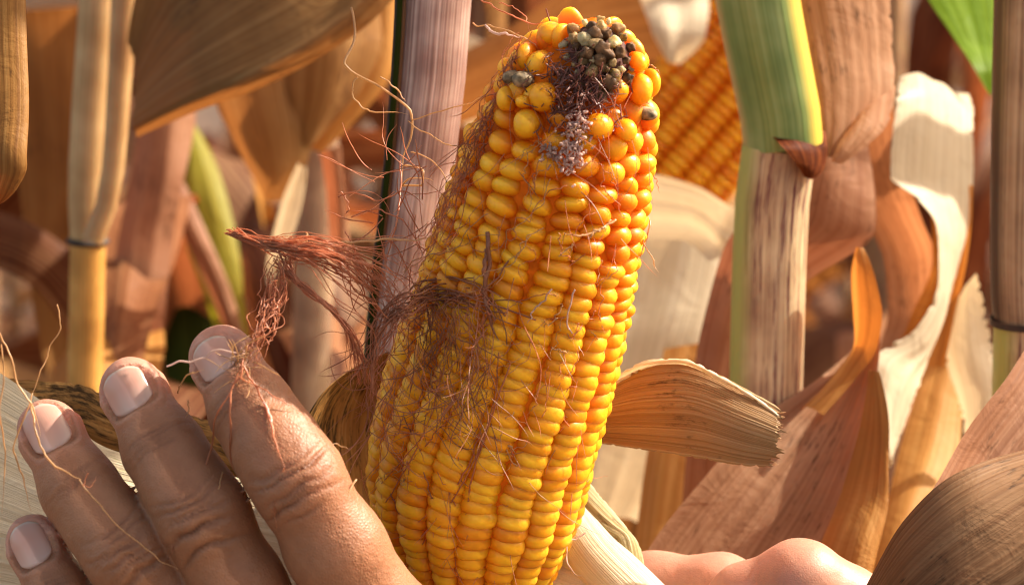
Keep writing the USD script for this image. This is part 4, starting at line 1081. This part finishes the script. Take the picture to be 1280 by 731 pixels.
many('silk_tangle', arcs, 'silk_rust', 'reddish silk strands hanging down the left rows of kernels')
# fine hairs all over the ear and at its left outline
fine = []
for k in range(150):
    y = r.uniform(60, 720); i = int(np.argmin(np.abs(to_px(EC(SG))[1] - y))); cx, _, cd = to_px(EC(SG[i])); hw = ER(SG[i]) / (cd * K)
    u = r.uniform(-1.0, .9) if k % 3 else r.uniform(-1.04, -.75)
    if y > 600 and u < -.6: u += .6
    q = ear_front(cx + u * hw, y, .0009)
    d = -UP * r.uniform(.3, 1.2) + RT * r.normal(-.1, .5) + AXF * .15
    fine.append(thread(wander(q, d, r.uniform(.004, .016), 20, .8, r, pull=AXF * .02), r.uniform(.00005, .00010), 4))
many('silk_hair', fine[:100], 'silk_rust', 'short fine silk hairs clinging between the kernels')
many('silk_hair', fine[100:], 'silk_dark', 'dark fine silk hairs along the left outline of the ear')
edge = []
for k in range(70):
    t0 = r.uniform(0, .8)
    xs = np.interp([t0, t0 + .1, t0 + .22], [0, 1], [668, 525]); ys = np.interp([t0, t0 + .1, t0 + .22], [0, 1], [35, 345])
    pts = [(xs[0] + r.normal(-6, 6), ys[0], .515), (xs[1] + r.normal(-9, 7), ys[1], .517), (xs[2] + r.normal(-4, 10), ys[2] + r.normal(0, 12), .519)]
    edge.append(thread(silk_path(pts, None, n=24, wig=.0012), r.uniform(.00006, .00012), 4))
many('silk_hair', edge, 'silk_rust', 'fuzz of silk along the upper left outline of the ear')
stray = []
for k in range(70):
    y = r.uniform(150, 640); i = int(np.argmin(np.abs(to_px(EC(SG))[1] - y))); cx, _, cd = to_px(EC(SG[i])); hw = ER(SG[i]) / (cd * K)
    x = cx + r.uniform(-.85, .75) * hw; dx, n_ = r.normal(-12, 14), int(r.integers(3, 6))
    pts = [(x + dx * j + r.normal(0, 7), y + j * r.uniform(14, 26)) for j in range(n_)]
    stray.append(thread(silk_path(pts, None, n=12 * n_, wig=.0014), r.uniform(.00006, .00012), 4))
many('silk_strands', stray[:45], 'silk_rust', 'loose copper silk strands lying over the rows of kernels')
many('silk_strands', stray[45:], 'silk_tan', 'pale dry silk strands lying over the rows of kernels')
# single threads the photograph shows one by one
SINGLE = [
    ('silk_tan', [(736, 300), (752, 284), (768, 276)], .00026), ('silk_tan', [(768, 276), (745, 288), (720, 296), (704, 291)], .00024), ('silk_tan', [(700, 322), (716, 306), (712, 318)], .00018),
    ('silk_tan', [(808, 262, .535), (812, 285, .532), (803, 310, .53), (797, 326, .53)], .0002), ('silk_tan', [(806, 300, .53), (815, 325, .53), (822, 338, .53)], .00013),
    ('silk_tan', [(612, 547), (632, 555), (646, 566)], .00026), ('silk_tan', [(632, 560), (640, 578), (652, 592), (655, 620), (656, 668)], .00016),
    ('silk_white', [(718, 362), (710, 385), (707, 405), (716, 420), (728, 445)], .00018), ('silk_white', [(690, 362), (676, 378), (666, 392), (660, 405)], .00018), ('silk_tan', [(690, 435), (700, 438), (712, 439)], .00018),
    ('silk_dark', [(609, 290), (610, 330), (606, 365), (612, 400), (622, 425)], .0005), ('silk_dark', [(608, 310), (606, 345), (604, 372)], .0005),
    ('silk_rust', [(640, 455), (625, 495), (607, 545), (592, 590), (580, 640), (556, 674)], .0002), ('silk_rust', [(600, 540), (588, 575), (570, 610), (563, 630)], .00018), ('silk_rust', [(625, 440), (612, 520), (580, 600), (545, 650), (500, 690)], .00015),
    ('silk_dark', [(531, 590), (538, 620), (545, 640)], .00016), ('silk_dark', [(490, 618), (497, 640), (506, 657)], .00018), ('silk_rust', [(520, 560), (500, 600), (470, 640), (462, 650)], .00014),
    ('silk_rust', [(548, 480), (530, 540), (498, 580), (470, 610), (458, 622)], .00013), ('silk_white', [(732, 668, .549), (714, 674, .545), (708, 690, .545), (720, 718, .543), (726, 722, .543)], .00015),
    ('silk_tan', [(440, 10, .56), (445, 45, .555), (430, 80, .55), (470, 108, .55), (497, 125, .55), (512, 140, .55), (514, 170, .55), (505, 200, .55), (503, 235, .55)], .00028),
    ('silk_tan', [(448, 95, .552), (442, 118, .552), (458, 138, .552), (485, 140, .55), (508, 145, .55)], .00018), ('silk_tan', [(475, 95, .55), (492, 108, .55), (505, 128, .55)], .00018),
    ('silk_tan', [(513, 150, .55), (545, 140, .545), (580, 132, .54), (622, 105, .525)], .00014), ('silk_tan', [(508, 150, .55), (530, 165, .547), (560, 180, .54), (590, 178, .53)], .00014), ('silk_tan', [(514, 190, .55), (545, 205, .545), (560, 235, .54), (548, 262, .53)], .00014),
    ('silk_tan', [(365, 297, .515), (400, 306, .513), (440, 304, .513), (480, 298, .514), (520, 301, .515), (545, 296, .515)], .00026), ('silk_tan', [(382, 290, .515), (384, 302, .513), (380, 308, .513)], .00018),
    ('silk_rust', [(432, 290, .515), (448, 320, .513), (462, 345, .513), (470, 352, .513)], .00016), ('silk_rust', [(500, 200, .545), (500, 250, .54), (490, 300, .53), (480, 340, .525)], .00020),
    ('silk_tan', [(505, 205, .548), (530, 215, .545), (525, 232, .545), (502, 232, .546), (520, 222, .544), (540, 228, .542)], .00024), ('silk_rust', [(422, 245, .53), (440, 240, .53), (470, 250, .53), (500, 240, .535), (530, 255, .53)], .00016),
    ('silk_rust', [(440, 270, .53), (470, 262, .53), (500, 275, .53), (520, 300, .525)], .00016), ('silk_rust', [(425, 240, .53), (436, 258, .53), (430, 272, .53)], .00016), ('silk_tan', [(590, 30, .53), (625, 35, .522), (650, 45, .52), (672, 60, .515)], .00018),
    ('silk_white', [(606, 32, .525), (620, 42, .52), (650, 46, .516)], .00028), ('silk_rust', [(600, 0, .54), (640, 20, .53), (670, 30, .525), (682, 22, .52)], .00016), ('silk_rust', [(625, 5, .54), (655, 20, .53), (662, 40, .525)], .00012),
    ('silk_tan', [(812, 80, .52), (822, 88, .52), (826, 92, .52)], .00014), ('silk_rust', [(818, 215, .53), (826, 240, .53)], .0001),
]
for m, pts, rad in SINGLE:
    obj('silk_thread', thread(silk_path(pts, None, n=40, wig=.0006), rad, 6), mats[m], ear)
fr = []
for k in range(30):
    u = r.random(); q = P(972 - 8 * u, 513 + 68 * u, .549)
    fr.append(thread(wander(q, RT - UP * (.15 + r.normal(0, .15)), r.uniform(.0006, .0020), 8, .5, r), r.uniform(.00005, .00011), 3))
obj('frayed_fibres', join(fr), mats['silk_tan'], ear, kind='stuff', label='frayed fibre ends of the cut husk piece')
# threads lying on the fingers and beside them
ON = [
    ('silk_white', [(210, 458, .497), (228, 452, .4965), (252, 446, .496), (275, 437, .496), (296, 441, .4965), (305, 455, .497)], .00020), ('silk_tan', [(222, 492, .507), (228, 476, .503), (240, 466, .499), (255, 462, .497)], .00016),
    ('silk_rust', [(305, 445, .4965), (302, 468, .4945), (290, 485, .4945), (287, 510, .4935), (288, 540, .494), (286, 560, .495), (292, 588, .497)], .00022), ('silk_rust', [(312, 430, .498), (300, 460, .4955), (283, 498, .494), (270, 525, .496), (262, 560, .4985), (250, 595, .4985), (240, 632, .493)], .00020),
    ('silk_rust', [(302, 455, .4955), (318, 480, .4945), (330, 505, .4935), (340, 530, .491), (345, 552, .4895), (354, 585, .488)], .00022), ('silk_white', [(328, 500, .494), (338, 522, .4915), (341, 545, .490)], .00020),
    ('silk_rust', [(354, 585, .488), (347, 610, .4885), (342, 640, .490), (345, 658, .491)], .00012), ('silk_tan', [(445, 600, .497), (430, 620, .494), (410, 645, .492), (392, 665, .4915), (384, 690, .4925), (378, 712, .4945)], .00020),
    ('silk_tan', [(280, 590, .498), (268, 625, .494), (255, 660, .4935), (247, 678, .4935)], .00014), ('silk_dark', [(232, 620, .494), (225, 655, .494), (215, 690, .496), (212, 697, .497)], .00014), ('silk_rust', [(300, 470, .494), (320, 480, .494), (350, 500, .4935), (372, 515, .495)], .00012),
    ('silk_tan', [(70, 380, .51), (75, 405, .51), (62, 435, .51), (48, 470, .51), (40, 500, .51)], .00016), ('silk_tan', [(0, 415, .50), (15, 450, .50), (22, 480, .50), (38, 505, .50), (50, 545, .50)], .00018),
    ('silk_tan', [(40, 490, .503), (30, 520, .502), (22, 545, .503), (18, 560, .503), (30, 600, .505), (38, 640, .505)], .00018), ('silk_tan', [(2, 430, .50), (5, 470, .50), (0, 510, .50), (6, 560, .505), (2, 640, .505)], .00016),
    ('silk_tan', [(40, 505, .502), (48, 550, .499), (62, 575, .4975), (85, 590, .497), (100, 598, .496)], .00022), ('silk_tan', [(100, 598, .496), (120, 625, .495), (150, 660, .4935), (185, 688, .4925), (222, 712, .4945)], .00016),
    ('silk_tan', [(395, 548, .500), (410, 552, .500), (430, 558, .502), (438, 562, .503)], .00012), ('silk_rust', [(110, 590, .4955), (104, 605, .4955), (112, 608, .495), (120, 596, .4955)], .0001), ('silk_tan', [(236, 500, .503), (236, 512, .502), (232, 522, .502)], .00012),
]
for m, pts, rad in ON:
    obj('silk_thread', thread(silk_path(pts, None, n=40, wig=.0005), rad, 6), mats[m], ear)
knot = []
for k in range(26):
    q = P(r.normal(300, 9), r.normal(455, 12), .4965 + r.normal(0, .0006))
    knot.append(thread(wander(q, RT * r.normal() + UP * r.normal() - FW * .1, r.uniform(.003, .009), 18, 2.4, r), r.uniform(.00007, .00013), 4))
many('silk_frizz', knot, 'silk_tan', 'pale knot of silk snagged on the index fingertip')
loose = []
for k in range(46):
    q = P(r.normal(498, 28), r.uniform(190, 350), .53 + r.normal(0, .004))
    loose.append(thread(wander(q, RT * r.normal() + UP * r.normal(0, .7), r.uniform(.006, .018), 24, 1.1, r), r.uniform(.00007, .00014), 4))
many('silk_frizz', loose, 'silk_rust', 'loose curly silk in front of the purple stalk')
